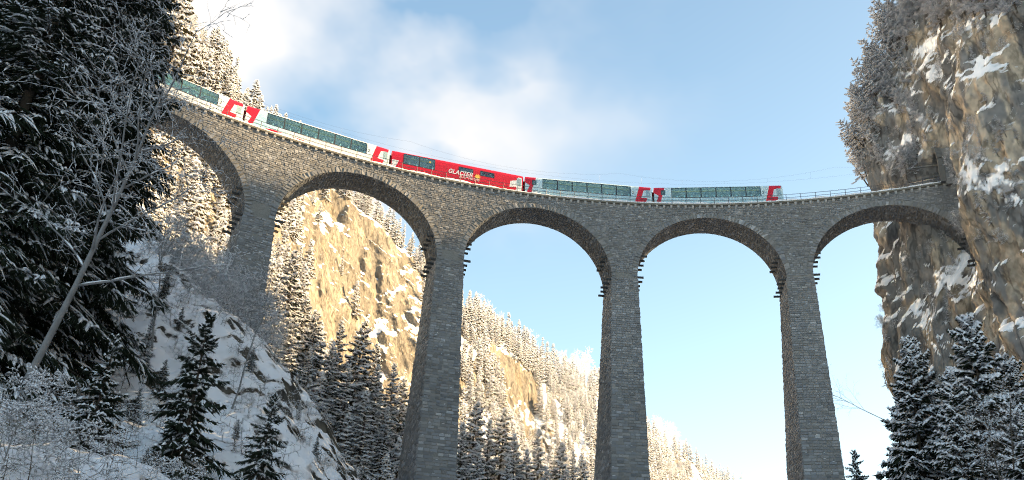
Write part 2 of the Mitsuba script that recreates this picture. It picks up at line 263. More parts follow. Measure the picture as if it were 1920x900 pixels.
def weather(V, C):
    c = V.mean(1); c = c[:, None] if c.ndim == 1 else c
    a = fb(c*[.12, .12, .10] + 40, 3, 71); st = fb(c*[.9, .9, .05] + 50, 3, 72)    # damp and lime: broad stains and streaks running down
    return C*(.72 + .56*a + .34*np.clip(st - .60, -.25, .3) + 0.)[:, None]
def stone_mesh(V, C):
    C = weather(V, C)
    n = len(V); f = (STT[None] + 8*np.arange(n)[:, None, None]).reshape(-1, 3)
    return (V.reshape(-1, 3), f), np.repeat(C, 8, 0)
def course_edges(lo, hi, r, h_top=.30, h_low=.46, span=45):
    z = [hi]
    while z[-1] > lo: z.append(z[-1] - (h_top + (h_low - h_top)*min((hi - z[-1])/span, 1))*r.uniform(.85, 1.15))
    return np.array(z)
def split(a, b, w, r):
    n = max(int(round((b - a)/w)), 1); c = np.sort(np.linspace(a, b, n + 1) + np.concatenate([[0], r.uniform(-.30, .30, n - 1)*(b - a)/n, [0]]))
    return c[:-1], c[1:]
lab('viaduct', 'long curved grey stone railway viaduct of tall arches carrying the train across the gorge', 'viaduct')
ZFOOT = -66.
snowdust = {}
def add_snow_on(key, V, r, share):
    """Snow lying on the upper edge of a few proud stones of a face."""
    pick = V[r.random(len(V)) < share]; mb = snowdust.setdefault(key, MB())
    for q in pick:
        a, b = q[7], q[6]; back = q[3] - q[7]; up = np.array([0, 0, .045])
        t0, t1 = sorted(r.uniform(0, 1, 2)); t1 = max(t1, t0 + .3)
        s, e = a + (b - a)*t0, a + (b - a)*min(t1, 1)
        mb.add([s - back*.2, e - back*.2, e + back*.9, s + back*.9, s*.7 + e*.3 + up, s*.3 + e*.7 + up], [[0, 1, 5], [0, 5, 4], [1, 2, 5], [2, 3, 4], [2, 4, 5], [3, 0, 4]])
# --- piers
piers, big = [], []
for k, uc in enumerate(PIER):
    pk = fresh('viaduct__pier'); piers.append(pk)
    zt = rail(uc) - 2.587 - RA; zs = np.linspace(zt, ZFOOT, 24); mb = MB(); ring = []
    for z in zs:
        h = hw(z - zt); o = off_at(uc, z); ring.append(np.concatenate([PW(uc + np.array([-h, h]), o, z), PW(uc + np.array([h, -h]), -o, z)]))
    R = np.array(ring); nf = grid_faces(len(zs), 5); V = np.concatenate([R, R[:, :1]], 1)
    mb.add(V, nf); scene[pk] = mikit.ply(mb.out(), 'mortar_mat')
    if k == 0: continue                                                            # this pier stands behind the trees
    VS, CS_ = [], []
    z = course_edges(ZFOOT + 14, zt, rng)
    wide = np.interp(z, [-45, zt], [.92, .54])
    front = []
    for i in range(len(z) - 1):
        zm = (z[i] + z[i+1])/2; h = hw(zm - zt); o = off_at(uc, zm)
        a0, a1 = split(uc - h, uc + h, wide[i], rng)
        V, C = stones(lambda a, b, out: PW(a, off_at(uc, b) + out, b), a0, a1, z[i+1] + 0*a0, z[i] + 0*a0, rng); front.append((V, C))
        for sd in (-1, 1):
            r0, r1 = split(-o, o, wide[i]*1.05, rng)
            V, C = stones(lambda a, b, out: PW(uc + sd*(hw(b - zt) + out), a*off_at(uc, b)/o, b), r0, r1, z[i+1] + 0*r0, z[i] + 0*r0, rng, proud=(.03, .12)); VS.append(V); CS_.append(C)
    FV, FC = np.concatenate([f[0] for f in front]), np.concatenate([f[1] for f in front])
    add_snow_on(pk, FV, rng, .07); add_snow_on(pk, np.concatenate(VS), rng, .10)
    if k in (2, 3, 4):
        P = project(FV[:, 4:]); size = (P[..., 0].max(1) - P[..., 0].min(1))*(P[..., 1].max(1) - P[..., 1].min(1)); seen = P[:, :, 1].mean(1) < 905
        top = np.argsort(-np.where(seen, size, 0))[:100]
        for t in top: big.append((pk, FV[t], FC[t]))
        keep = np.setdiff1d(np.arange(len(FV)), top); FV, FC = FV[keep], FC[keep]
    m, c = stone_mesh(np.concatenate([FV, *VS]), np.concatenate([FC, *CS_]))
    stuff_part(put(pk + '__stonework', m, 'stone_mat', color=c))
for pk, V, C in big: put(pk + '__stone', (V, STT), 'stone_mat', color=np.repeat(C[None], 8, 0))
# --- spandrels: the wall above the piers and arches, front and back, with the arch barrels
U0, U1 = -84., 46.6
us = np.arange(U0, U1 + .01, .3)
def low(u):
    z = np.full_like(u, -1e9); 
    for uc in ARCH:
        d = np.abs(u - uc); z = np.where(d < RA, zspring(uc) + np.sqrt(np.maximum(RA**2 - d**2, 0)), z)
    for uc in PIER: z = np.where(np.abs(u - uc) <= (SPAN - 2*RA)/2, zspring(uc), z)
    z = np.where(z < -1e8, np.interp(u, PIER, [zspring(p) for p in PIER]), z)
    return np.where(u > ARCH[-1] + RA, -13., z)
ue = np.unique(np.concatenate([us] + [uc + RA*np.cos(np.linspace(0, np.pi, 60)) for uc in ARCH] + [[uc - RA - 1e-3, uc + RA + 1e-3] for uc in ARCH])); ue = ue[(ue >= U0) & (ue <= U1)]
lo, hi = low(ue), rail(ue) - .63
wv = np.linspace(0, 1, 9)[None]; ZZ = lo[:, None]*(1 - wv) + hi[:, None]*wv; UU = ue[:, None] + 0*ZZ; mb = MB()
mb.add(PW(UU, off_at(UU, ZZ), ZZ), grid_faces(len(ue), 9)); mb.add(PW(UU, -off_at(UU, ZZ), ZZ), grid_faces(len(ue), 9)[:, ::-1])
spk = put('viaduct__spandrel_wall', mb.out(), 'mortar_mat')
VS, CS_ = [], []
z = course_edges(-16, 1.2, rng, .27, .33, 16)
for i in range(len(z) - 1):
    zm = (z[i] + z[i+1])/2; cuts = [(U0 + 10, U1)]
    for uc in ARCH:
        dz = zm - zspring(uc); R_ = RA + RINGW
        if dz >= R_: continue
        half = math.sqrt(R_**2 - dz**2) if dz > 0 else 99
        cuts = [c for a, b in cuts for c in ((a, min(b, uc - half)), (max(a, uc + half), b)) if c[1] - c[0] > .12]
    for a, b in cuts:
        a0, a1 = split(a, b, .46, rng); top = np.minimum(z[i], rail((a0 + a1)/2) - .64); ok = top - z[i+1] > .1
        wob = .05
        V, C = stones(lambda p, q, out: PW(p, off_at(p, q) + out, q), a0[ok], a1[ok], z[i+1] + rng.uniform(-wob, wob, ok.sum()), top[ok] + 0*a0[ok], rng, proud=(.03, .10)); VS.append(V); CS_.append(C)
FV = np.concatenate(VS); m, c = stone_mesh(FV, np.concatenate(CS_)); stuff_part(put(spk + '__stonework', m, 'stone_mat', color=c)); add_snow_on(spk, FV, rng, .012)
for i, uc in enumerate(ARCH):
    ak = fresh('viaduct__arch'); zs0 = zspring(uc); ph = np.linspace(0, np.pi, 72); w = np.linspace(-1, 1, 6)
    def MI(p, q, out):                                                            # p across the barrel (-1 back, 1 front), q the angle
        r = RA - out; u = uc + r*np.cos(q); zz = zs0 + r*np.sin(q)
        return PW(u, p*off_at(u, zz), zz)
    PH, WW = np.meshgrid(ph, w, indexing='ij'); scene[ak] = mikit.ply((MI(WW, PH, 0).reshape(-1, 3), grid_faces(72, 6)), 'shaded_soffit_mat')
    if i == 0: continue
    VS, CS_ = [], []; q = np.linspace(0, np.pi, 92)
    for j in range(91):
        a0, a1 = split(-.985, .985, .30, rng); V, C = stones(MI, a0, a1, q[j] + 0*a0, q[j+1] + 0*a0, rng, proud=(.01, .05), inset=.012, tint=.62); VS.append(V); CS_.append(C)  # tint paints the shade under the arch into these stones
    m, c = stone_mesh(np.concatenate(VS), np.concatenate(CS_)*[.93, 1., 1.09]); stuff_part(put(ak + '__stonework', m, 'stone_mat', color=c))  # colour also cooled to offset warm bounced light
    # the ring of wedge stones round the opening
    n = 66; q = np.linspace(0, np.pi, n + 1); rr = RA + rng.uniform(.58, .88, n)
    def MR(p, qq, out):
        u = uc + p*np.cos(qq); zz = zs0 + p*np.sin(qq)
        return PW(u, off_at(u, zz) + out, zz)
    V, C = stones(MR, RA + .0 + 0*rr, rr, q[:-1], q[1:], rng, proud=(.07, .13), inset=.007, deep=-.35)
    top_lim = rail(uc) - .6
    for t in range(n): put(ak + '__voussoir', (V[t], STT), 'stone_mat', color=np.repeat(C[t][None], 8, 0))
    # steel beam ends left in the masonry at the springing
    for sd in (-1, 1):
        for dzb, num, ln in ((.15, 5, 1.0), (3.5, 4, .8)):
            for t in range(num):
                wv_ = .86 - 1.6*t/max(num - 1, 1)*(1 if num == 5 else .86); r_ = RA if dzb < 1 else math.sqrt(RA**2 - dzb**2); zz = zs0 + dzb
                ue_ = uc + sd*(r_ + .3); ui = uc + sd*(r_ - ln*rng.uniform(.8, 1.1)); o = wv_*float(off_at(uc, zz)); b = MB(); c8 = []
                for (u_, oo, zb) in ((ue_, -.09, -.13), (ue_, -.09, .13), (ue_, .09, -.13), (ue_, .09, .13), (ui, -.09, -.13), (ui, -.09, .13), (ui, .09, -.13), (ui, .09, .13)): c8.append(PW(u_, o + oo, zz + zb))
                put('viaduct__beam', (np.array(c8), BOXF), 'steel_mat')
for k, mb in snowdust.items(): stuff_part(put(k + '__snow', mb.out(), 'snow_mat'))
# --- deck slab, brackets, ballast bed and the snow on it
def sweep(profile, u0, u1, du=.6, closed=True):
    u = np.arange(u0, u1 + 1e-6, du); pr = np.array(profile + ([profile[0]] if closed else []))
    return PW(u[:, None], pr[None, :, 0], rail(u)[:, None] + pr[None, :, 1]).reshape(-1, 3), grid_faces(len(u), len(pr))
put('viaduct__deck_slab', sweep([(2.20, -.36), (2.16, -.33), (1.75, -.33), (1.72, -.95), (-1.72, -.95), (-1.75, -.33), (-2.16, -.33), (-2.20, -.36), (-2.20, -.60), (-1.9, -.66), (-1.85, -1.15), (1.85, -1.15), (1.9, -.66), (2.20, -.60)], -90, 47.2), 'slab_mat')
for u in np.arange(-88, 46.5, 1.02):
    p0 = [PW(u + a, o, rail(u) + zz) for a in (-.15, .15) for o, zz in ((1.80, -.61), (1.80, -1.08), (2.16, -.61), (2.16, -.86), (2.06, -1.02))]
    p0 = np.array(p0); hull = trimesh.convex.convex_hull(p0)
    put('viaduct__bracket', (hull.vertices, hull.faces), 'bracket_mat')
us_ = np.arange(-90, 47, .25); pr = np.array([(2.12, -.33), (2.04, -.14), (1.88, -.03), (1.62, -.10), (1.30, -.66), (-1.30, -.66), (-1.62, -.10), (-2.0, -.1), (-2.10, -.33)])
bump = (fb(np.stack([us_*.8, 0*us_, 0*us_], -1), 3, 5) - .35)*.45
SV = PW(us_[:, None], pr[None, :, 0], rail(us_)[:, None] + pr[None, :, 1] + bump[:, None]*np.array([0, .8, 1, 1, .2, .2, 1, .8, 0])[None])
stuff_part(put('viaduct__snow', (SV.reshape(-1, 3), grid_faces(len(us_), 9)), 'snow_mat', True))
for o in (-.5, .5):
    put('viaduct__track_rail', sweep([(o + .035, -.55), (o - .035, -.55), (o - .035, -.72), (o + .035, -.72)], -90, 47.2), 'rail_mat')
# --- railing along the near edge
lab('railing', 'thin dark steel railing with two bars along the near edge of the viaduct', 'railing')
for h in (1.02, .52):
    put('railing__bar', sweep([(2.07 + .03*math.cos(a), -.33 + h + .03*math.sin(a)) for a in np.arange(6)*np.pi/3], -84, 46, .5), 'rail_mat', True)
for u in np.arange(-83, 46, 2.0):
    b = MB(); tube(b, [PW(u, 2.07, rail(u) - .4), PW(u, 2.07, rail(u) + .72)], .038, 6); put('railing__post', b.out(), 'rail_mat', True)
# --- overhead line: contact wire, carrying wire, droppers
lab('overhead_line', 'thin overhead electric wires with short droppers above the track', 'overhead line')
uw = np.arange(-90, 47, 1.0); sag = 1.0*(((uw % 30)/15 - 1)**2)
for key, zz, rr in (('overhead_line__contact_wire', 4.30 + 0*uw, .006), ('overhead_line__carrying_wire', 4.75 + sag, .006)):
    b = MB(); tube(b, PW(uw, 0., rail(uw) + zz), rr, 5); put(key, b.out(), 'rail_mat', True)
for u in np.arange(-87, 46, 6.): 
    b = MB(); tube(b, [PW(u, 0, rail(u) + 4.30), PW(u, 0, rail(u) + 4.75 + 1.0*(((u % 30)/15 - 1)**2))], .006, 4); put('overhead_line__dropper', b.out(), 'rail_mat')
# --- tunnel portal in the cliff
lab('tunnel_portal', 'dark round-topped stone tunnel mouth in the cliff at the right end of the viaduct', 'tunnel portal')
pu = 43.5; ang = np.linspace(0, np.pi, 13)
for t in range(12):
    c8 = [PW(pu + du, rr*math.cos(a), rail(pu) + 3.1 + rr*math.sin(a)) for du in (-.35, .35) for rr in (2.25, 2.75) for a in (ang[t] + .012, ang[t+1] - .012)]
    put('tunnel_portal__stone', (np.array(c8), BOXF), 'portal_mat')
for sd in (-1, 1):
    for zz in np.arange(-.6, 3.0, .6):
        c8 = [PW(pu + du, sd*o, rail(pu) + z_) for du in (-.35, .35) for o in (2.25, 2.75) for z_ in (zz + .01, zz + .59)]
        put('tunnel_portal__stone', (np.array(c8), BOXF), 'portal_mat')
mb = MB(); ub = np.linspace(pu + .2, pu + 7, 10)
for k_, fl in ((2.70, 1), (2.30, -1)):                                             # masonry barrel that runs on into the rock
    prf = np.array([(k_, -1.)] + [(k_*math.cos(a), 3.1 + k_*math.sin(a)) for a in ang] + [(-k_, -1.)])
    mb.add(PW(ub[:, None], prf[None, :, 0], rail(pu) + prf[None, :, 1] + 0*ub[:, None]), grid_faces(10, len(prf))[:, ::fl])
put('tunnel_portal__barrel', mb.out(), 'mortar_mat')
VS, CS_ = [], []; z = course_edges(-.9, 3.1, rng, .34, .36, 5)
for i in range(len(z) - 1):
    a0, a1 = split(pu + .36, pu + 6, .55, rng); V, C = stones(lambda p, q, out: PW(p, 2.70 + out, rail(pu) + q), a0, a1, z[i+1] + 0*a0, z[i] + 0*a0, rng); VS.append(V); CS_.append(C)
m, c = stone_mesh(np.concatenate(VS), np.concatenate(CS_)); stuff_part(put('tunnel_portal__stonework', m, 'stone_mat', color=c))

# ------------------------------------------------------------------ the train
CARL, PITCHC, END = 17.9, 18.475, 23.328 - .09
PROF = [(1.16, .42), (1.30, .70), (1.335, 1.1), (1.335, 1.55), (1.335, 2.50), (1.315, 2.90), (1.24, 3.18), (1.05, 3.40)]   # y, z: skirt, wall, curved window
ROOFP = [(1.05, 3.40), (.78, 3.53), (.40, 3.62), (0, 3.65)]
def poly_in(x, y, pts):
    """1 inside the polygon (drjit), soft nothing: the print on the body side."""
    ins = mi.Bool(False); n = len(pts)
    for i in range(n):
        (x0, y0), (x1, y1) = pts[i], pts[(i + 1) % n]
        if abs(y1 - y0) < 1e-6: continue
        c = ((y0 > y) ^ (y1 > y)) & (x < (x1 - x0)*(y - y0)/(y1 - y0) + x0)
        ins = ins ^ c
    return ins
RED, WHITE = (.62, .012, .035), (.74, .77, .78)
C_OUT = [(15.35, .40), (16.15, 3.45), (17.80, 3.45), (17.65, 2.66), (16.72, 2.66), (16.35, 1.42), (17.2, 1.42), (16.95, .40)]
SEVEN = [(.0, 3.45), (1.55, 3.45), (.75, .40), (.12, .40), (.62, 1.9), (.0, 2.3)]
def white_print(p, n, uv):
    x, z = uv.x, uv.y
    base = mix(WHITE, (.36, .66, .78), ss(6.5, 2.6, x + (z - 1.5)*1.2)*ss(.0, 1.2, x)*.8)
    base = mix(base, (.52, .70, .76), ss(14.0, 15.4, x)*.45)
    red = poly_in(x, z, C_OUT) | poly_in(x, z, SEVEN) | poly_in(x, z, [(2.0, .78), (3.2, .70), (8.6, .62), (8.6, .66), (3.2, .98)])
    return dr.select(red, V3(*RED), base)
def shaded_print(p, n, uv):  # white livery greyed and blued: shade painted into the coach colour
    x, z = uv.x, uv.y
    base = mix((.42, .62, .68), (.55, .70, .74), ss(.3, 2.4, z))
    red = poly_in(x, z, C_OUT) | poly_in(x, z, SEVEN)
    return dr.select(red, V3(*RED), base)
def red_print(p, n, uv):
    x, z = uv.x, uv.y
    wh = poly_in(x, z, [(16.0, 1.1), (16.9, 1.35), (17.0, 1.0), (16.6, .40), (17.75, .40), (17.75, 2.9), (17.2, 2.9), (17.15, 2.45), (16.1, 2.1)]) | poly_in(x, z, [(.05, 1.9), (.95, 1.9), (.45, .6), (.05, .6)])
    seam = (dr.abs(x - 7.25) < .03) | ((dr.abs(z - .95) < .02) & (x > 5.8))
    return dr.select(wh, V3(*WHITE), dr.select(seam, V3(.45, .03, .04), V3(*RED)))
def gloss(fn): return two({'type': 'principled', 'base_color': mikit.proc(fn), 'roughness': .38, 'specular': .4})
scene['white_coach_paint'], scene['pale_coach_paint'], scene['red_coach_paint'] = gloss(white_print), gloss(shaded_print), gloss(red_print)
scene['window_glass'] = {'type': 'thindielectric', 'specular_transmittance': {'type': 'rgb', 'value': [.70, .96, 1.0]}}
scene['frame_mat'] = two(prin((.035, .042, .048), .45)); scene['roof_mat'] = two(prin((.50, .53, .55), .5)); scene['dark_mat'] = two(prin((.02, .02, .022), .7))
scene['gangway_mat'] = two(prin((.10, .012, .012), .8)); scene['seat_mat'] = two(diffuse((.62, .74, .78))); scene['rack_mat'] = two(diffuse((.62, .52, .34))); scene['letter_mat'] = two(prin((.80, .80, .80), .5))
scene['sun_mat'] = two(prin((.85, .55, .10), .5)); scene['inside_mat'] = two(diffuse((.68, .72, .74)))
def strip(mb, prof, x0, x1, uvl, side, out=0.):
    p = np.array(prof, float); nx = max(int((x1 - x0)/.6), 1) + 1; xs = np.linspace(x0, x1, nx)
    d = np.gradient(p, axis=0); nn = np.stack([d[:, 1], -d[:, 0]], 1); nn /= np.linalg.norm(nn, axis=1, keepdims=True); q = p + nn*out
    V = np.stack([np.repeat(xs[:, None], len(p), 1), np.broadcast_to(-side*q[:, 0], (nx, len(p))), np.broadcast_to(q[:, 1], (nx, len(p)))], -1)
    mb.add(V, grid_faces(nx, len(p)) if side > 0 else grid_faces(nx, len(p))[:, ::-1])
    uvl.append(np.stack([V[..., 0].ravel() if True else 0, V[..., 2].ravel()], 1))
def cut_profile(z0, z1):
    p = np.array(PROF); z = np.unique(np.concatenate([[z0, z1], p[(p[:, 1] > z0) & (p[:, 1] < z1), 1]]))
    return [(float(np.interp(t, p[:, 1], p[:, 0])), float(t)) for t in z]
def slab_panel(mb, prof, x0, x1, side, thick):
    """A closed panel that follows the body side: the frame bars."""
    a, b = MB(), []; strip(mb, prof, x0, x1, b, side, thick)
    for pr in ((prof[0],), (prof[-1],)): pass
def bar(mb, prof, x0, x1, side, out=.018, inn=-.03):
    p = np.array(prof); d = np.gradient(p, axis=0); nn = np.stack([d[:, 1], -d[:, 0]], 1); nn /= np.linalg.norm(nn, axis=1, keepdims=True)
    o, i = p + nn*out, p + nn*inn; loop = np.concatenate([o, i[::-1]]); n = len(loop)
    V = np.concatenate([np.stack([np.full(n, x), -side*loop[:, 0], loop[:, 1]], 1) for x in (x0, x1)])
    k = np.arange(n); f = np.stack([k, (k + 1) % n, (k + 1) % n + n, k + n], 1)
    m = len(p); cap = np.concatenate([np.stack([np.arange(m-1), np.arange(1, m), n - 2 - np.arange(m-1), n - 1 - np.arange(m-1)], 1) + o_ for o_ in (0, n)])
    mb.add(V, np.concatenate([f, cap]))
PANO = [(2.40 + i*2.08, 4.48 + i*2.08) for i in range(6)]
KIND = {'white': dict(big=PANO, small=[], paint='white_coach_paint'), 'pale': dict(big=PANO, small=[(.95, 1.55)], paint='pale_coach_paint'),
        'red': dict(big=[(1.5, 3.6), (3.6, 5.7)], small=[(8.9, 10.9), (11.85, 13.85)], paint='red_coach_paint'), 'engine': dict(big=[], small=[(1.2, 2.2), (14.6, 16.2), (16.5, 17.5)], paint='engine_paint')}
scene['engine_paint'] = two(prin(RED, .3))
def coach_meshes(kind):
    """Every part once in the coach's own axes: x along the train, y away from the viewer, z up from the rail."""
    K = KIND[kind]; parts = []; holes = sorted([(a, b, 1.52, 3.17) for a, b in K['big']] + [(a, b, 2.0, 2.78) for a, b in K['small']])
    mb, uv = MB(), []
    for side in (1, -1):
        strip(mb, cut_profile(.42, 1.52), 0, CARL, uv, side); x = 0.
        for a, b, z0, z1 in holes:
            if a > x + 1e-6: strip(mb, cut_profile(1.52, 3.40), x, a, uv, side)
            if z0 > 1.53: strip(mb, cut_profile(1.52, z0), a, b, uv, side)
            strip(mb, cut_profile(z1, 3.40), a, b, uv, side); x = b
        strip(mb, cut_profile(1.52, 3.40), x, CARL, uv, side)
    full = np.array(PROF + ROOFP[1:]); loop = np.concatenate([full, (full*[-1, 1])[::-1][1:]])
    for x in (0., CARL):
        V = np.concatenate([[[x, 0, 1.9]], np.stack([np.full(len(loop), x), loop[:, 0], loop[:, 1]], 1)]); k = np.arange(1, len(loop)); mb.add(V, np.stack([0*k, k, k + 1], 1)); uv.append(np.stack([np.full(len(V), x), V[:, 2]], 1))
    parts.append(('body', mb.out(), K['paint'], dict(uv=np.vstack(uv))))
    mb, uv = MB(), []
    for side in (1, -1):
        strip(mb, cut_profile(.97, 1.50), .05, CARL - .05, uv, side, -.07); x = .05
        for a, b, z0, z1 in holes:
            if a > x + .03: strip(mb, cut_profile(1.50, 3.40), x, a, uv, side, -.07)
            strip(mb, cut_profile(z1 + .03, 3.40), a, b, uv, side, -.07)
            if z0 > 1.53: strip(mb, cut_profile(1.50, z0 - .02), a, b, uv, side, -.07)
            x = b
        strip(mb, cut_profile(1.50, 3.40), x, CARL - .05, uv, side, -.07); strip(mb, ROOFP, .05, CARL - .05, uv, side, -.06)
    parts.append(('lining', mb.out(), 'inside_mat', {}))
    mb, uv = MB(), []
    for side in (1, -1): strip(mb, ROOFP, 0, CARL, uv, side)
    parts.append(('roof', mb.out(), 'roof_mat' if kind not in ('red', 'engine') else 'engine_paint', {}))
    if kind in ('red', 'engine'):
        for x in (6.6, 12.6, 13.9): mb = MB().box((x, -.4, 3.5), (x + .9, .4, 3.66)); parts.append(('roof_vent', mb.out(), 'engine_paint', {}))
    for a, b, z0, z1 in holes:
        for side in (1, -1):
            mb = MB(); pr = cut_profile(z0, z1); bar(mb, pr, a, a + .075, side); bar(mb, pr, b - .075, b, side); bar(mb, cut_profile(z0, z0 + .05), a + .075, b - .075, side); bar(mb, cut_profile(z1 - .07, z1), a + .075, b - .075, side)
            g, u = MB(), []; strip(g, cut_profile(z0 + .04, z1 - .05), a + .05, b - .05, u, side, -.004)
            parts.append((('window', (mb.out(), g.out())), None, 'frame_mat', {}))
    if K['big']:
        mb = MB(); x0, x1 = K['big'][0][0], K['big'][-1][1]
        for x in np.arange(x0 + .35, x1 - .6, 1.04):
            for y in (-1.0, .25):
                mb.box((x, y, .98), (x + .48, y + .72, 1.36)); mb.box((x + .42, y, 1.34), (x + .54, y + .72, 2.02 + .05*((x*7) % 1)))
        parts.append(('seats', mb.out(), 'seat_mat', {}))
        for y in (-.92, .72): parts.append(('luggage_rack', MB().box((x0 + .2, y, 2.80), (x1 - .2, y + .2, 2.87)).out(), 'rack_mat', {}))
    parts.append(('floor', MB().box((.05, -1.28, .86), (CARL - .05, 1.28, .97)).out(), 'inside_mat', {}))
    for x in (2.4, 14.2): parts.append(('bogie', MB().box((x, -1., -.0), (x + 1.9, 1., .55)).box((x - .3, -.9, .25), (x + 2.2, .9, .45)).out(), 'dark_mat', {}))
    parts.append(('gangway', MB().box((CARL, -.62, .75), (CARL + PITCHC - CARL - .02, .62, 2.95)).out(), 'gangway_mat', {}))
    if kind != 'engine':
        mb = MB(); bar(mb, cut_profile(1.53, 2.75), 17.02, 17.62, 1, .012, -.02); parts.append(('door_window', mb.out(), 'door_glass_mat', {}))
    if kind in ('white', 'pale'):
        m = meshkit.text_mesh('2', .42, .006); parts.append(('class_number', m, 'frame_mat', dict(tm=T().translate([14.98, -1.352, 1.95]).rotate([1, 0, 0], 90))))
    if kind == 'red':
        sh = T(np.array([[1, .22, 0, 0], [0, 1, 0, 0], [0, 0, 1, 0], [0, 0, 0, 1.]]))
        m = meshkit.text_mesh('GLACIER', .62, .008, True); w = m.bounds[1, 0]
        parts.append(('lettering', m, 'letter_mat', dict(tm=T().translate([7.45, -1.352, 1.52]).rotate([1, 0, 0], 90) @ sh @ T().scale([3.35/w, 1, 1]))))
        m = meshkit.text_mesh('EXPRESS', .42, .008); w = m.bounds[1, 0]
        parts.append(('lettering', m, 'letter_mat', dict(tm=T().translate([9.0, -1.352, 1.06]).rotate([1, 0, 0], 90) @ sh @ T().scale([2.75/w, 1, 1]))))
        for (cx, cz, rr, yy) in ((11.5, 1.72, .48, -1.350), (5.0, 2.55, .17, -1.345)):
            from shapely.geometry import Polygon
            a = np.arange(20)*2*np.pi/20 + .1; rad = np.where(np.arange(20) % 2, .50, 1.)*rr
            st = trimesh.creation.extrude_polygon(Polygon(np.stack([np.cos(a)*rad, np.sin(a)*rad], 1)), .006, engine='earcut')
            parts.append(('sun_emblem', st, 'sun_mat', dict(tm=T().translate([cx, yy if cz < 2 else -1.345, cz]).rotate([1, 0, 0], 90))))
    return parts
scene['door_glass_mat'] = two(prin((.30, .42, .46), .2))
MESH = {}
def place_coach(key, kind, left, label, group):
    k = fresh(key); uc = left + CARL/2; a0, a1 = PW(left, 0., rail(left)), PW(left + CARL, 0., rail(left + CARL)); e = (a1 - a0)/np.linalg.norm(a1 - a0)
    y = np.array([-e[1], e[0], 0.]); y /= np.linalg.norm(y); z = np.cross(e, y); M = np.eye(4); M[:3, 0], M[:3, 1], M[:3, 2], M[:3, 3] = e, y, z, a0 - z*.52
    M = T(M); labels[k] = {'label': label, 'category': 'locomotive' if kind == 'engine' else 'railway coach', **({'group': group} if group else {})}
    if kind not in MESH: MESH[kind] = [(n, *(((mikit.ply(n[1][0]), mikit.ply(n[1][1])),) if isinstance(n, tuple) else (mikit.ply(m, None, False, **{q: v for q, v in o.items() if q == 'uv'}),)), b, o) for n, m, b, o in coach_meshes(kind)]
    ref = lambda b: {'type': 'ref', 'id': b}
    for n, m, b, o in MESH[kind]:
        if n == 'gangway' and left > 0: continue                                # nothing is coupled to the last coach
        if isinstance(n, tuple):
            w = fresh(k + '__window'); scene[w] = {**m[0], 'bsdf': ref('frame_mat'), 'to_world': M}; scene[w + '__pane'] = {**m[1], 'bsdf': ref('window_glass'), 'to_world': M}
        else:
            w = fresh(k + '__' + n); scene[w] = {**m, 'bsdf': ref(b), 'to_world': M @ o['tm'] if 'tm' in o else M}
            if n == 'seats': stuff_part(w)
E_ = [END - i*PITCHC for i in range(1, 7)]
G_ = 'coaches of the train on the viaduct'
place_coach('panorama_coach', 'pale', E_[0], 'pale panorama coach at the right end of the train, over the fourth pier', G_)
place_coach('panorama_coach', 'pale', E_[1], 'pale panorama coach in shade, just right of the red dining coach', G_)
place_coach('dining_coach', 'red', E_[2], 'red coach with white lettering and a yellow sun in the middle of the train', G_)
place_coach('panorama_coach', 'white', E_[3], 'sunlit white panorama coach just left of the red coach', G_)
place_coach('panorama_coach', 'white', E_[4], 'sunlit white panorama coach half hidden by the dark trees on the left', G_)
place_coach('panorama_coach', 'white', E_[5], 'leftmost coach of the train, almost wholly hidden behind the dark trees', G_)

# ------------------------------------------------------------------ trees
def frames(d):
    d = d/np.linalg.norm(d, axis=-1, keepdims=True); side = np.cross(d, [0, 0, 1.]); side /= np.linalg.norm(side, axis=-1, keepdims=True) + 1e-9
    return d, side, np.cross(side, d)
def needle_cards(root, d, ln, wd, sag, r):
    """Twigs full of needles as small folded blades, two triangles a side."""
    d, sd, up = frames(d); n = len(root); ln, wd = np.broadcast_to(ln, n)[:, None], np.broadcast_to(wd, n)[:, None]; sg = np.broadcast_to(sag, n)[:, None]
    dn = np.array([0, 0, -1.]); roll = r.uniform(-.7, .7, n)[:, None]; sd2 = sd*np.cos(roll) + up*np.sin(roll)
    mid = root + d*ln*.45 + dn*sg*.25
    V = np.stack([root, mid + sd2*wd - up*wd*.35, mid + up*wd*.15, mid - sd2*wd - up*wd*.35, root + d*ln + dn*sg], 1)
    F = np.array([[0, 1, 2], [1, 4, 2], [2, 4, 3], [0, 2, 3]])
    return V.reshape(-1, 3), (F[None] + 5*np.arange(n)[:, None, None]).reshape(-1, 3)
def snow_lumps(root, d, ln, wd, ht, sag, r):
    """Cushions of snow lying along twigs and branches: a flat underside and a rounded ridge."""
    d, sd, up = frames(d); n = len(root); ln, wd, ht, sg = (np.broadcast_to(a, n)[:, None] for a in (ln, wd, ht, sag)); dn = np.array([0, 0, -1.]); zz = np.array([0, 0, 1.])
    j = lambda: r.uniform(.65, 1.3, (n, 1)); m1, m2 = root + d*ln*.28 + dn*sg*.1, root + d*ln*.70 + dn*sg*.5
    V = np.stack([root, m1 + sd*wd*j(), m2 + sd*wd*.8*j(), root + d*ln + dn*sg, m2 - sd*wd*.8*j(), m1 - sd*wd*j(), m1 + zz*ht*j(), m2 + zz*ht*.8*j()], 1)
    F = np.array([[0, 1, 6], [1, 2, 7], [1, 7, 6], [2, 3, 7], [3, 4, 7], [4, 5, 6], [4, 6, 7], [5, 0, 6], [0, 5, 1], [1, 5, 4], [1, 4, 2], [2, 4, 3]])
    return V.reshape(-1, 3), (F[None] + 8*np.arange(n)[:, None, None]).reshape(-1, 3)
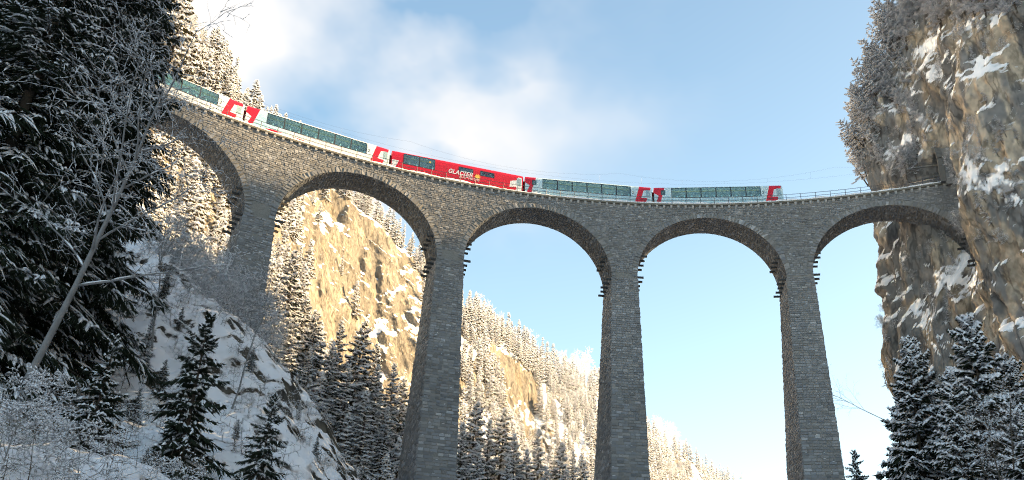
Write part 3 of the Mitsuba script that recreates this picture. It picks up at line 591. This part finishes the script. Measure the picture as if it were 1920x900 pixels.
def spruce(seed, H, R, nb, nt, snow, droop=.28, bare=.06, tw=.05, sub=0, power=.8, lump=1., trunk_sides=7, ragged=.25, twl=1.):
    """Trunk, crown and the snow on it, of a spruce H metres tall with branches up to R long."""
    r = np.random.default_rng(seed); crown, white, trunk = MB(), MB(), MB()
    lean = r.normal(0, .012, 2); tz = np.linspace(-.6, H, 9); tube(trunk, np.stack([lean[0]*tz + .05*np.sin(tz*.5), lean[1]*tz, tz], 1), np.interp(tz, [0, H], [H*.013 + .03, .012]), trunk_sides)
    a = np.sort(bare + (1 - bare)*(np.arange(nb) + r.uniform(-.6, .6, nb))/nb); a = np.clip(a, bare, .992); az = np.cumsum(r.uniform(1.9, 2.9, nb))
    L = R*((1 - a)**power)*r.uniform(1 - ragged*1.6, 1 + ragged*.5, nb) + .10*R*.35; L *= np.where(r.random(nb) < .12, .6, 1)
    e0 = np.interp(a, [0, .35, .8, 1], [-.10, .0, .35, .9]) + r.normal(0, .10, nb); dr_ = droop*np.interp(a, [0, .6, 1], [1.2, 1, .3])*r.uniform(.6, 1.4, nb)
    hd = np.stack([np.cos(az), np.sin(az), 0*az], 1)
    def spine(t, k=None):                                                       # t (m,) -> (nb, m, 3)
        t = np.asarray(t)[None, :, None]; l = L[:, None, None]
        z = a[:, None, None]*H + l*(np.tan(e0)[:, None, None]*t - dr_[:, None, None]*1.6*t*t + dr_[:, None, None]*.75*t**3.5)
        x = hd[:, None, :]*l*t + np.array([lean[0], lean[1], 0])*a[:, None, None]*H
        return x + np.array([0, 0, 1.])*z
    ts = (np.arange(nt) + .5)/nt; ts = .10 + .90*ts**.85; P = spine(ts); Q = spine(ts + .02); D = (Q - P)/np.linalg.norm(Q - P, axis=2, keepdims=True)
    # woody spines
    if sub: 
        sp = spine(np.linspace(0, 1, 5)); w = (.008 + .011*L)[:, None, None]
        sd = np.cross(hd, [0, 0, 1.])[:, None, :]*w*np.array([1, .8, .6, .4, .1])[None, :, None]
        V = np.stack([sp - sd, sp + sd, sp + np.array([0, 0, 1.])*np.abs(sd).sum(2, keepdims=True)*1.2], 2)
        n = nb; base = (np.arange(n)*15)[:, None, None]; i = np.arange(4)[:, None]*3
        f = np.concatenate([np.stack([i + p, i + q, i + q + 3, i + p + 3], -1).reshape(-1, 4) for p, q in ((0, 1), (1, 2), (2, 0))])
        trunk.add(V.reshape(-1, 3), (f[None] + base).reshape(-1, 4))
    side = np.cross(D, [0, 0, 1.]); side /= np.linalg.norm(side, axis=2, keepdims=True) + 1e-9
    for s in (-1, 1):
        ang = r.uniform(.55, 1.05, (nb, nt))[..., None]; dd = D*np.cos(ang) + s*side*np.sin(ang) + np.array([0, 0, 1.])*r.normal(-.12, .16, (nb, nt))[..., None]
        ln = twl*np.minimum(.50*L[:, None]*(1.08 - ts[None, :])**.75, .34*R)*r.uniform(.6, 1.25, (nb, nt)) + .05*R*.5
        root = P.reshape(-1, 3); d2 = dd.reshape(-1, 3); l2 = ln.ravel(); sg = l2*droop*r.uniform(.2, 1.2, len(l2))
        v, f = needle_cards(root, d2, l2, tw*(.7 + l2*.5) + .025*R*.25, sg, r); crown.add(v, f)
        if sub:
            for q in range(sub):
                tq = (q + .6)/(sub + .3); dn, sn, un = frames(d2)
                for s2 in (-1, 1):
                    b = root + dn*(l2*tq)[:, None] - np.array([0, 0, 1.])*(sg*tq**2)[:, None]; keep = l2 > .16*R; ad = r.uniform(.5, 1., len(l2))[:, None]
                    d3 = dn*np.cos(ad) + s2*sn*np.sin(ad) - np.array([0, 0, .25]); l3 = l2*(.55*(1.1 - tq))*r.uniform(.7, 1.2, len(l2))
                    v, f = needle_cards(b[keep], d3[keep], l3[keep], tw*.8, l3[keep]*.3, r); crown.add(v, f)
                    ks = keep & (r.random(len(l2)) < snow*.32); 
                    if ks.any(): v, f = snow_lumps(b[ks] + [0, 0, .02], d3[ks], l3[ks]*r.uniform(.6, 1., ks.sum()), tw*.62*lump, tw*.8*lump, l3[ks]*.3, r); white.add(v, f)
        ks = r.random(len(root)) < snow*.75
        if ks.any(): v, f = snow_lumps(root[ks] + d2[ks]*(l2[ks]*.12)[:, None] + [0, 0, .025*R*.2 + .01], d2[ks], l2[ks]*r.uniform(.5, .95, ks.sum()), (tw*.9*(.7 + l2[ks]*.4) + .012*R)*lump, (tw*.8 + .014*R)*lump, sg[ks]*.8, r); white.add(v, f)
    nn = max(nt//2, 3); t2 = np.linspace(.15, .95, nn); P2 = spine(t2).reshape(-1, 3); Q2 = spine(t2 + .6/nn).reshape(-1, 3); ks = r.random(len(P2)) < snow
    if ks.any():
        dl = (Q2 - P2)[ks]; v, f = snow_lumps(P2[ks] + [0, 0, .02 + .006*R], dl, np.linalg.norm(dl, axis=1)*r.uniform(.8, 1.5, ks.sum()), (tw*1.1 + .022*R)*lump*r.uniform(.5, 1.4, ks.sum()), (tw*.9 + .022*R)*lump, 0., r); white.add(v, f)
    v, f = needle_cards(spine([.93]).reshape(-1, 3), D[:, -1], .14*L + .05*R, tw, .02, r); crown.add(v, f)
    return trunk.out(), crown.out(), white.out()
scene['frosted_needle_mat'] = two(diffuse((.42, .42, .43)))
def tree_kind(name, meshes, needle='needle_mat'):
    t, c, s = meshes; R_ = lambda b: {'type': 'ref', 'id': b}
    scene['group_' + name] = {'type': 'shapegroup', 'trunk': mikit.ply(t, 'bark_mat', True), 'crown': mikit.ply(c, needle), 'snow': mikit.ply(s, 'snow_mat', True)}
def plant(key, kind, pos, scale, rot, label, group=None, cat='tree', tilt=0., kindtag=None):
    k = fresh(key) if kindtag is None else key
    m = T().translate([float(x) for x in pos]).rotate([0, 1, 0], tilt).rotate([0, 0, 1], float(rot)).scale(scale if isinstance(scale, list) else [float(scale)]*3)
    scene[k] = {'type': 'instance', 'to_world': m, 'shape': {'type': 'ref', 'id': 'group_' + kind}}
    if label: lab(k, label, cat, group); labels[k + '__snow'] = {'kind': 'stuff'}
    return k
rt = np.random.default_rng(21)
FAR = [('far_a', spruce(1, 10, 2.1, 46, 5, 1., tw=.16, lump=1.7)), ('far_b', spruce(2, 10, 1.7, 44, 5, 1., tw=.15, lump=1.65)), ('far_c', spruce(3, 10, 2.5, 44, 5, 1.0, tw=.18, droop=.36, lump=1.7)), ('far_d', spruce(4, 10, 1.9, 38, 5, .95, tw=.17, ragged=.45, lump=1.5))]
for n, m in FAR: tree_kind(n, m, 'sunlit_needle_mat')
MID = [('mid_a', spruce(11, 16, 2.9, 110, 10, 1., tw=.07, droop=.34, lump=1.55)), ('mid_b', spruce(12, 16, 2.4, 105, 10, 1., tw=.07, ragged=.4, lump=1.6)), ('mid_c', spruce(13, 16, 3.4, 110, 10, .95, tw=.075, droop=.4, lump=1.55))]
for n, m in MID: tree_kind(n, m)
PINE = [('pine_a', spruce(31, 9, 2.6, 70, 11, .95, tw=.055, power=.45, ragged=.6, bare=.22, droop=.1, lump=1.2)), ('pine_b', spruce(32, 9, 2.1, 64, 11, .95, tw=.055, power=.5, ragged=.7, bare=.15, droop=.2, lump=1.2))]
for n, m in PINE: tree_kind(n, m, 'frosted_needle_mat')
tree_kind('near_a', spruce(41, 30, 5.6, 240, 21, .62, tw=.034, droop=.42, sub=4, power=.75, bare=.02, lump=.85, ragged=.3))
tree_kind('near_b', spruce(42, 30, 4.6, 240, 20, .55, tw=.034, droop=.36, sub=4, power=.6, bare=.02, lump=.85, ragged=.35))
tree_kind('young_a', spruce(51, 8, 2.5, 170, 14, .14, tw=.034, droop=.45, ragged=.5, sub=2, bare=.02, lump=.9, twl=.8))
tree_kind('young_b', spruce(52, 8, 2.2, 150, 13, .34, tw=.034, droop=.38, ragged=.5, sub=2, bare=.02, lump=1.))
tree_kind('laden_a', spruce(61, 24, 5.6, 230, 15, .85, tw=.07, droop=.44, sub=2, power=.75, bare=.02, lump=1.15, ragged=.35))
tree_kind('laden_b', spruce(62, 24, 4.6, 220, 15, .88, tw=.07, droop=.40, sub=2, power=.7, bare=.02, lump=1.2, ragged=.4))
# --- bare trees with snow lying on their limbs
def bare_tree(seed, H, lean=(0, 0), depth=4, spread=.6, r0=None, snow=.8, upward=.25, twig=.006, kids=(9, 6, 4, 3), start=.25, frost=.9):
    r = np.random.default_rng(seed); seg = []; r0 = r0 or H*.011
    def grow(p, d, L, rad, lv):
        n = 7 if lv == 0 else 5 if lv < 3 else 4; pts = [p]; dd = d.copy()
        for i in range(n):
            dd = dd + r.normal(0, .06 + .04*lv, 3) + np.array([0, 0, upward*.10 if lv else .03]); dd /= np.linalg.norm(dd); pts.append(pts[-1] + dd*L/n)
        pts = np.array(pts); seg.append((pts, np.linspace(rad, rad*.35 if lv else rad*.22, n + 1), lv))
        if lv >= depth: return
        k = kids[lv]; az = r.uniform(0, 6.3)
        for i in range(k):
            t = start + (1 - start)*(i + r.uniform(.2, .8))/k if lv == 0 else .2 + .8*(i + r.uniform(0, 1))/k
            q = np.array([np.interp(t*n, np.arange(n + 1), pts[:, c]) for c in range(3)]); j = min(int(t*n), n - 1); ax = pts[j+1] - pts[j]; ax /= np.linalg.norm(ax); az += r.uniform(1.7, 2.9)
            u = np.cross(ax, [.3, .9, .2]); u /= np.linalg.norm(u); v = np.cross(ax, u); ang = r.uniform(.55, 1.05)*spread/.6
            grow(q, ax*math.cos(ang) + (u*math.cos(az) + v*math.sin(az))*math.sin(ang), L*(.46 if lv == 0 else .52)*r.uniform(.6, 1.15)*(1.15 - .55*t if lv == 0 else 1.), max(rad*(.42 - .12*t), twig), lv + 1)
    d0 = np.array([lean[0], lean[1], 1.]); grow(np.zeros(3) - d0*.4, d0/np.linalg.norm(d0), H, r0, 0)
    wood, white = MB(), MB()
    for pts, rad, lv in seg:
        tube(wood, pts, rad, 7 if lv == 0 else 4 if lv < 3 else 3)
        dv = np.diff(pts, axis=0); flat = 1 - np.abs(dv[:, 2])/np.linalg.norm(dv, axis=1)
        for i in range(len(dv)):
            if lv > 0 and r.random() < snow*min(flat[i]*1.6 + .15, 1):
                a = np.array([pts[i]]) + [0, 0, rad[i]*.6]; v, f = snow_lumps(a, dv[i:i+1], np.linalg.norm(dv[i])*r.uniform(.8, 1.2), rad[i]*frost + twig*1.6, rad[i]*frost + twig*2.4, 0., r); white.add(v, f)
    return wood.out(), white.out()
scene['frost_twig_mat'] = two(diffuse((.27, .265, .26)))
def bare_kind(name, mm, bark='grey_bark_mat'):
    scene['group_' + name] = {'type': 'shapegroup', 'trunk': mikit.ply(mm[0], bark, True), 'snow': mikit.ply(mm[1], 'snow_mat', True)}
bare_kind('birch', bare_tree(71, 12.6, (.14, .05), 4, .62, .12, .85, kids=(14, 7, 4, 3), start=.25, twig=.006, frost=1.0))
bare_kind('sapling', bare_tree(72, 9, (.22, .0), 3, .55, .055, .35, kids=(12, 5, 3), start=.35, twig=.005))
bare_kind('bush', bare_tree(73, 3.2, (.05, .0), 3, .9, .024, .6, kids=(12, 5, 3), start=.05, twig=.005, frost=1.2))
bare_kind('bush_wide', bare_tree(74, 2.4, (-.1, .1), 3, 1.1, .022, .35, kids=(13, 5, 3), start=.03, twig=.005, frost=1.4), 'bark_mat')
bare_kind('frost_bush', bare_tree(77, 3.2, (.05, .0), 3, .85, .032, .6, kids=(15, 7, 4), start=.05, twig=.013, frost=1.1), 'frost_twig_mat')
bare_kind('twigs', bare_tree(76, 1.5, (.15, .0), 2, 1.0, .018, .55, kids=(10, 5), start=.03, twig=.009, frost=1.5), 'bark_mat')
bare_kind('frost_tree', bare_tree(75, 9, (.0, .0), 3, .62, .10, 1.0, kids=(22, 8, 5), start=.12, twig=.02, frost=1.6), 'frost_mat')
# --- trees of the sunny hillside
def hill_point(i, j): return HP[i, j]
jt0 = int(np.argmin(np.abs(tt))); cand = []
hpix = project(HP); ok = (hpix[..., 2] > 0) & (hpix[..., 0] > 230) & (hpix[..., 0] < 1450) & (hpix[..., 1] > -120) & (hpix[..., 1] < 960) & (hn[..., 2] > .12)
dens = np.clip(1.05 - 1.5*HROCK, .02, 1)
area = np.linalg.norm(np.cross(np.gradient(HP, axis=0), np.gradient(HP, axis=1)), axis=2)
bgap = (hpix[..., 0] > 500) & (hpix[..., 0] < 800); wgt = np.where(ok, area*dens/np.maximum(hpix[..., 2], 100)**1.1, 0).ravel(); wgt /= wgt.sum()
spots, grid = [], {}
for idx in rt.choice(len(wgt), 5200, replace=False, p=wgt):
    p = HP.reshape(-1, 3)[idx]; mind = 2.3 if p[1] < 330 else 4.; c = (int(p[0]//4), int(p[1]//4), int(p[2]//4))
    near = [q for a in (-1, 0, 1) for b in (-1, 0, 1) for g in (-1, 0, 1) for q in grid.get((c[0]+a, c[1]+b, c[2]+g), [])]
    if any(((q - p)**2).sum() < mind**2 for q in near): continue
    grid.setdefault(c, []).append(p); spots.append((p, idx))
sel = []
for p, idx in spots:
    h = rt.uniform(4., 12.)*(1. if p[1] < 300 else 1.25); q = project(p); sel.append((h*FPX/q[2], p, h, q))
sel.sort(key=lambda s: -s[0])
inview = [s for s in sel if -40 < s[3][1] - s[0]*.7 < 900 or s[3][1] < 900]
nspr = 0
for n, (sz, p, h, q) in enumerate(inview[:1500]):
    kind = FAR[int(rt.integers(0, 4))][0]; sc = h/10*np.array([rt.uniform(.85, 1.2)]*2 + [1.]); pos = p - [0, 0, .5]
    if nspr < 290:
        where = 'first arch from the left' if q[0] < 460 else 'second arch from the left' if q[0] < 815 else 'third arch from the left' if q[0] < 1145 else 'fourth arch from the left'
        if q[0] < 640 and q[1] < 160 + .36*(q[0] - 280): where = 'train at the upper left'
        pre = 'behind the' if 'train' in where else 'seen under the'
        plant('hillside_spruce', kind, pos, sc.tolist(), rt.uniform(0, 360), f'snow covered sunlit spruce on the far hillside, {pre} {where}', f'sunlit spruces {pre} {where}'); nspr += 1
    else: plant(f'far_forest__{nspr - 289:03d}', kind, pos, sc.tolist(), rt.uniform(0, 360), None, kindtag=1); nspr += 1
lab('far_forest', 'mass of small snowy sunlit trees covering the far hillside', None, None, 'stuff'); del labels['far_forest']['label']; labels['far_forest'] = {'label': 'mass of small snowy sunlit trees covering the far hillside', 'category': 'forest', 'kind': 'stuff'}
# frosted broadleaf trees along the skyline
for i, (x, y, h) in enumerate(((890, 600, 283), (912, 618, 292), (935, 632, 300), (990, 668, 326), (1050, 694, 360), (1075, 708, 372), (1095, 716, 384), (668, 402, 229), (690, 416, 233), (712, 430, 238), (1235, 838, 500), (1258, 850, 520), (352, 60, 160), (365, 76, 163))):
    p = at(x, y, h) - [0, 0, 1.5]; plant('frosted_tree', 'frost_tree', p, rt.uniform(.8, 1.25)*h/260, rt.uniform(0, 360), 'pale frosted broadleaf tree on the skyline of the sunlit hillside', 'frosted trees along the hill skyline')
# tall spruces standing above the train on the left
for x, y, h, s, k in ((290, 60, 128, 1.8, 'far_a'), (318, 110, 130, 1.7, 'far_c'), (270, 30, 124, 2.0, 'far_b'), (345, 165, 135, 1.35, 'far_c'), (372, 190, 138, 1.3, 'far_a'), (395, 200, 140, 1.25, 'far_d'), (432, 205, 150, .6, 'far_b'), (490, 238, 160, .5, 'far_d'), (558, 255, 170, .55, 'far_d'), (250, 60, 120, 1.9, 'far_a'), (300, 20, 150, 1.7, 'far_b')):
    plant('ridge_spruce', k, at(x, y, h) - [0, 0, 1.], s, rt.uniform(0, 360), 'snowy sunlit spruce rising behind the train at the left end of the viaduct', 'spruces behind the left part of the train')
# --- shaded spruces at the foot of the hillside, behind the piers; apex pixel, distance, height
SH = [(555, 482, 112, 15), (528, 540, 108, 11), (600, 590, 116, 12), (575, 560, 120, 14), (640, 610, 122, 13), (676, 608, 120, 14), (622, 650, 112, 11), (655, 690, 112, 11), (700, 655, 128, 12), (712, 690, 118, 10), (738, 690, 124, 12), (752, 720, 130, 12), (690, 740, 112, 10), (725, 770, 116, 10), (545, 600, 104, 10), (515, 585, 100, 8), (585, 660, 106, 9),
      (885, 762, 132, 15), (870, 800, 126, 12), (915, 795, 135, 13), (940, 772, 138, 15), (968, 820, 134, 12), (1012, 812, 140, 13), (1045, 838, 142, 12), (990, 850, 134, 11), (1075, 850, 145, 11), (1098, 862, 148, 11), (900, 840, 122, 11), (770, 760, 126, 11), (1030, 880, 132, 9), (1062, 885, 138, 9), (950, 860, 126, 11)]
for i, (x, y, h, H) in enumerate(SH):
    p = at(x, y, h) - [0, 0, H]; k = MID[i % 3][0]
    right = x > 850
    plant('shaded_spruce', k, p - [0, 0, H*.25], [H/16*1.75, H/16*1.75, H/16*1.30], rt.uniform(0, 360), 'shaded snow laden spruce at the foot of the hill between the second and third piers' if right else 'shaded snow laden spruce between the snow slope and the second pier', 'shaded spruces right of the second pier' if right else 'shaded spruces left of the second pier')
# --- pines and frosted scrub on the cliff edge
def cliff_near(x, y):
    q = project(KP2[38:-80, 30:]); d = (q[..., 0] - x)**2 + (q[..., 1] - y)**2; d = np.where(q[..., 2] > 20, d, 1e12); d += (q[..., 2] - 60)*2.
    i, j = np.unravel_index(np.argmin(d), d.shape); return KP2[38 + i, 30 + j]
CE = [(x + rt.uniform(-14, 14), y + rt.uniform(-12, 12)) for x, y in ((1700, 5), (1685, 25), (1672, 45), (1660, 65), (1652, 90), (1642, 115), (1634, 140), (1624, 160), (1612, 182), (1603, 205), (1596, 228), (1592, 250), (1600, 275), (1606, 300), (1604, 325)) for _ in range(3)] + [(x + rt.uniform(-20, 20), y + rt.uniform(-14, 14)) for x, y in ((1720, 25), (1750, 8), (1780, 30), (1810, 5), (1840, 20), (1870, 5), (1900, 22), (1690, 70), (1668, 110), (1650, 150), (1640, 185), (1622, 215)) for _ in range(2)] + [(1715, 45), (1730, 15), (1760, 15), (1790, 8), (1830, 12), (1870, 15), (1905, 8), (1745, 30), (1690, 120), (1672, 190), (1755, 60), (1700, 80), (1665, 150), (1640, 200), (1630, 240), (1810, 25), (1850, 30)]
CE += [(x, y) for x, y in zip(rt.uniform(1635, 1740, 70), rt.uniform(60, 330, 70)) if x > 1610 and x < 1700 + (y - 60)*.12 and x - 1640 < 90][:44]
SMALL = len(CE) - 44
for i, (x, y) in enumerate(CE):
    p = cliff_near(x, y); plant('cliff_pine', PINE[i % 2][0], p - [0, 0, .9], rt.uniform(.5, .85)*(.55 if i >= SMALL else 1.), rt.uniform(0, 360), 'frosted snowy pine clinging to the edge of the cliff above the bridge', 'pines along the cliff edge', tilt=-rt.uniform(5, 38) if x < 1690 else rt.uniform(-8, 4))
CB = [(1690, 60, .9), (1710, 100, .8), (1650, 230, .8), (1670, 280, .8), (1690, 320, .7), (1730, 150, .8), (1800, 70, .9), (1840, 60, .8), (1880, 90, .8), (1820, 250, .9), (1840, 300, 1.), (1870, 290, .9), (1810, 350, .9), (1840, 390, 1.), (1780, 450, .8), (1890, 400, .9), (1745, 380, 1.), (1790, 330, 1.1), (1820, 290, 1.), (1850, 340, 1.), (1800, 420, 1.), (1860, 420, 1.), (1750, 470, .9), (1890, 250, 1.), (1760, 130, .8), (1655, 730, .9), (1650, 690, .8), (1665, 640, .8), (1700, 580, .8), (1905, 330, 1.), (1790, 240, .8), (1720, 200, .7), (1690, 250, .7), (1850, 190, .7)]
def inside(n, x0, x1, y0, y1, sl): return [(x, y, rt.uniform(.45, .95)) for x, y in zip(rt.uniform(x0, x1, n) , rt.uniform(y0, y1, n)) if x > x0 + sl*(1 - (y - y0)/(y1 - y0)) or sl == 0]
CB += inside(46, 1612, 1765, 120, 330, 60) + inside(30, 1785, 1918, 240, 470, 0) + inside(14, 1690, 1800, 470, 620, 0) + inside(14, 1760, 1918, 40, 140, 0) + inside(8, 1650, 1680, 560, 760, 0)
for i, (x, y, s) in enumerate(CB):
    p = cliff_near(x, y); plant('cliff_scrub', 'pine_b' if i % 2 else 'frost_bush', p - [0, 0, .2], s*(.32 if i % 2 else .7), rt.uniform(0, 360), 'small snowy scrub growing from a ledge of the cliff face', 'scrub on the cliff face', 'shrub', tilt=-rt.uniform(0, 25))
# --- trees at the foot of the cliff, lower right
for key, k, x, y, h, H, l in (('laden_spruce', 'laden_a', 1808, 592, 52, 24, 'tallest snow laden spruce in front of the cliff at the lower right'), ('laden_spruce', 'laden_b', 1688, 640, 58, 23, 'slim snow laden spruce at the left edge of the trees below the cliff'),
        ('laden_spruce', 'laden_b', 1725, 640, 60, 24, 'snow laden spruce behind and between the slim and the tallest ones below the cliff'), ('laden_spruce', 'laden_a', 1888, 672, 57, 22, 'snow laden spruce at the right edge of the photo below the cliff'),
        ('laden_spruce', 'laden_b', 1675, 740, 64, 20, 'lower snow laden spruce at the foot of the cliff, left of the tall ones'), ('laden_spruce', 'laden_a', 1785, 690, 68, 22, 'snow laden spruce deep in the group below the cliff, close to the rock'), ('laden_spruce', 'laden_a', 1905, 760, 46, 18, 'nearest snow laden spruce in the lower right corner'), ('laden_spruce', 'young_b', 1600, 846, 62, 8, 'small snowy spruce top beside the foot of the rightmost pier'), ('laden_spruce', 'laden_b', 1765, 700, 50, 20, 'snow laden spruce in front of the tallest one below the cliff'), ('laden_spruce', 'laden_a', 1850, 700, 60, 22, 'shaded spruce behind the tallest one on its right side')):
    base = {'laden_a': 24, 'laden_b': 24, 'young_b': 8}[k]; plant(key, k, at(x, y, h) - [0, 0, H], H/base, rt.uniform(0, 360), l)
# --- the dark spruces in the left foreground
for k, x, h, H, l in (("near_a", -135, 36, 28, "big dark snow dusted spruce at the left edge of the photo"), ("near_b", 0, 40, 34, "big dark spruce behind the bare leaning tree"), ("near_a", 35, 44, 33, "dark spruce whose boughs reach across the left end of the viaduct"), ("near_b", -15, 46, 36, "tall dark spruce behind the front row on the left"), ("near_b", -160, 41, 33, "dark spruce cut by the left edge, only its boughs in view"), ("near_a", 30, 52, 35, "dark spruce at the back of the left group, beside the train"), ("near_b", -190, 52, 38, "dark spruce at the back left of the group")):
    p = at(x, 700, h); p[2] = float(ground_z(p[0], p[1], False)) - .5; plant('dark_spruce', k, p, H/30, rt.uniform(0, 360), l)
# --- young spruces and bare growth on the snow slope
for key, k, x, y, h, H, l in (('young_spruce', 'young_a', 393, 592, 31, 9.5, 'dark green young spruce in the middle of the snow slope'), ('young_spruce', 'young_b', 214, 632, 30, 8.5, 'young spruce with snow on its boughs, left of the dark green one'), ('young_spruce', 'young_a', 512, 742, 30, 6.0, 'smallest young spruce, right of the dark green one at the bottom'), ('young_spruce', 'young_b', 130, 800, 24, 4.5, 'low snowy young spruce near the lower left corner')):
    p = at(x, y, h); plant(key, k, p - [0, 0, H], [H/8*(.9 if k == 'young_a' else 1.), H/8*.9, H/8], rt.uniform(0, 360), l)
def on_slope(x, h, key, kind, s, rot, label, group=None, cat='tree', tilt=0., yy=700):
    p = at(x, yy, h); p[2] = float(ground_z(p[0], p[1])) - .1; return plant(key, kind, p, s, rot, label, group, cat, tilt)
p = at(62, 690, 27); plant('bare_tree', 'birch', p, .92, 0, 'tall bare leaning tree with snow along its limbs in front of the dark spruces')
p = at(440, 755, 36); plant('bare_tree', 'sapling', p, .75, 20, 'thin bare sapling leaning over the snow slope right of the dark green spruce')
p = at(285, 640, 44); plant('bare_tree', 'sapling', p, .9, 200, 'thin bare sapling at the edge of the dark trees on the snow slope')
for i, (x, y, h, s) in enumerate(((335, 545, 71, 1.3), (352, 560, 72, 1.5), (372, 560, 71, 1.2), (395, 575, 69, 1.6), (415, 590, 68, 1.5), (432, 600, 68, 1.8), (450, 605, 66, 1.3), (468, 612, 66, 1.9), (490, 620, 66, 1.5), (320, 520, 72, 1.5), (300, 505, 72, 1.3), (510, 650, 62, 1.2), (405, 560, 78, 2.0), (455, 590, 80, 2.2), (430, 560, 82, 2.0), (485, 610, 80, 1.8), (360, 530, 80, 1.8), (380, 600, 60, 1.1), (345, 590, 60, 1.2), (420, 640, 58, 1.0))):
    p = at(x, y, h); p[2] = float(ground_z(p[0], p[1])) - .2
    plant('frosted_bush', 'frost_bush', p, s, rt.uniform(0, 360), 'frosted bare bush at the top of the snow slope by the left pier', 'frosted bushes along the crest of the slope', 'shrub')
for i, (x, y, h, s) in enumerate(((15, 840, 17, .65), (60, 880, 16, .6), (110, 860, 18, .6), (150, 900, 17, .6), (40, 790, 21, .6), (200, 890, 20, .6), (95, 800, 23, .7), (10, 900, 13, .7), (250, 900, 22, .5), (330, 905, 22, .45), (540, 905, 26, .5), (575, 850, 33, .5))):
    p = at(x, y, h); p[2] = float(ground_z(p[0], p[1])) - .1
    plant('snowy_bush', 'frost_bush' if i % 3 == 0 else 'bush_wide', p, s, rt.uniform(0, 360), 'low bare bush holding clumps of snow in the lower left corner' if x < 220 else 'low bare twigs poking out of the snow at the bottom of the slope', 'snowy bushes at the lower left' if x < 220 else 'twigs at the bottom of the slope', 'shrub')
p = at(1668, 792, 40); plant('bare_tree', 'sapling', p, .42, 10, 'bare twiggy branch reaching out left of the trees below the cliff', None, 'tree', tilt=-72.)
for i, (x, y, h, s) in enumerate(((1900, 850, 30, 1.3), (1870, 880, 30, 1.2), (1840, 870, 34, 1.2))):
    plant('bare_bush', 'bush_wide', at(x, y, h), s, rt.uniform(0, 360), 'bare twiggy bush in the lower right corner', 'bare bushes in the lower right corner', 'shrub')

# --- twigs and low growth poking through the snow of the slope: too many and too small to count
k_ = 0
for _ in range(1500):
    x, y = rt.uniform(-52, -14), 14 + 78*rt.random()**1.3; z = float(ground_z(x, y)); q = project([x, y, z])
    if q[2] < 5 or not (-20 < q[0] < 720 and 420 < q[1] < 930) or rt.random() > .8: continue
    k_ += 1; plant(f'slope_twigs__{k_:03d}', 'twigs', (x, y, z - .05), rt.uniform(.5, 1.2)*(1.3 if q[1] < 640 else 1.), rt.uniform(0, 360), None, kindtag=1)
labels['slope_twigs'] = {'label': 'thin bare twigs and frosted undergrowth poking through the snow of the left slope', 'category': 'undergrowth', 'kind': 'stuff'}

ORD = 'first second third fourth fifth sixth seventh eighth ninth tenth eleventh twelfth thirteenth fourteenth fifteenth sixteenth seventeenth eighteenth nineteenth twentieth'.split()
for g, text in (('shaded spruces left of the second pier', 'shaded snowy spruce left of the second pier, {} from the left'), ('shaded spruces right of the second pier', 'shaded snowy spruce right of the second pier, {} from the left'), ('snowy bushes at the lower left', 'low snowy bush at the lower left, {} from the left'),
        ('frosted bushes along the crest of the slope', 'frosted bare bush by the foot of the left pier, {} from the left'), ('twigs at the bottom of the slope', 'low bare twigs at the bottom of the snow slope, {} from the left'), ('bare bushes in the lower right corner', 'bare twiggy bush in the lower right corner, {} from the left'),
        ('frosted trees along the hill skyline', 'pale frosted broadleaf tree on the hill skyline, {} from the left'), ('spruces behind the left part of the train', 'sunlit spruce rising behind the left part of the train, {} from the left')):
    ks = [k for k, v in labels.items() if v.get('group') == g]; ks.sort(key=lambda k: project(np.array(scene[k]['to_world'].matrix)[:3, 3])[0])
    for n, k in enumerate(ks):
        if n < len(ORD): labels[k]['label'] = text.format(ORD[n])

for i, (x, y, h, H) in enumerate(((300, 590, 60, 2.6), (285, 640, 54, 2.8), (330, 640, 52, 1.8), (262, 700, 46, 3.0), (300, 730, 42, 2.0), (470, 690, 50, 1.6), (345, 690, 46, 1.5), (445, 800, 36, 1.2), (250, 790, 36, 2.4), (560, 780, 50, 1.3), (590, 860, 46, 1.5), (275, 850, 30, 1.6), (455, 880, 27, 1.0))):
    p = at(x, y, h); p[2] = float(ground_z(p[0], p[1])) - .15; plant('small_fir', 'young_b' if i % 3 else 'mid_a', p, H/(8 if i % 3 else 13), rt.uniform(0, 360), 'small snowy fir on the snow slope', 'small firs scattered over the snow slope')
ks = sorted([k for k in labels if k.startswith('small_fir') and '__' not in k], key=lambda k: project(np.array(scene[k]['to_world'].matrix)[:3, 3])[0])
for n, k in enumerate(ks): labels[k]['label'] = f'small snowy fir on the snow slope, {ORD[n]} of these from the left'

def part_of_cliff(k):
    x, y = project(np.array(scene[k]['to_world'].matrix)[:3, 3])[:2]
    return ('along the top rim of the cliff' if y < 60 else 'on the upper left shoulder of the cliff' if x < 1700 and y < 190 else 'on the overhanging left edge of the cliff just above the bridge' if x < 1700 and y < 400
            else 'on the cliff face above the tunnel mouth' if x < 1780 and y < 400 else 'on the rock right of the tunnel mouth' if y < 490 else 'on the cliff face below the bridge')
for k in list(labels):
    if k.startswith(('cliff_pine', 'cliff_scrub')) and '__' not in k:
        w = part_of_cliff(k); n = 'frosted snowy pine' if 'pine' in k else 'small snowy scrub'
        labels[k]['label'] = f'{n} {w}'; labels[k]['group'] = f'{"pines" if "pine" in k else "scrub"} {w}'

print('triangles', tri_count(), 'entries', len(scene))
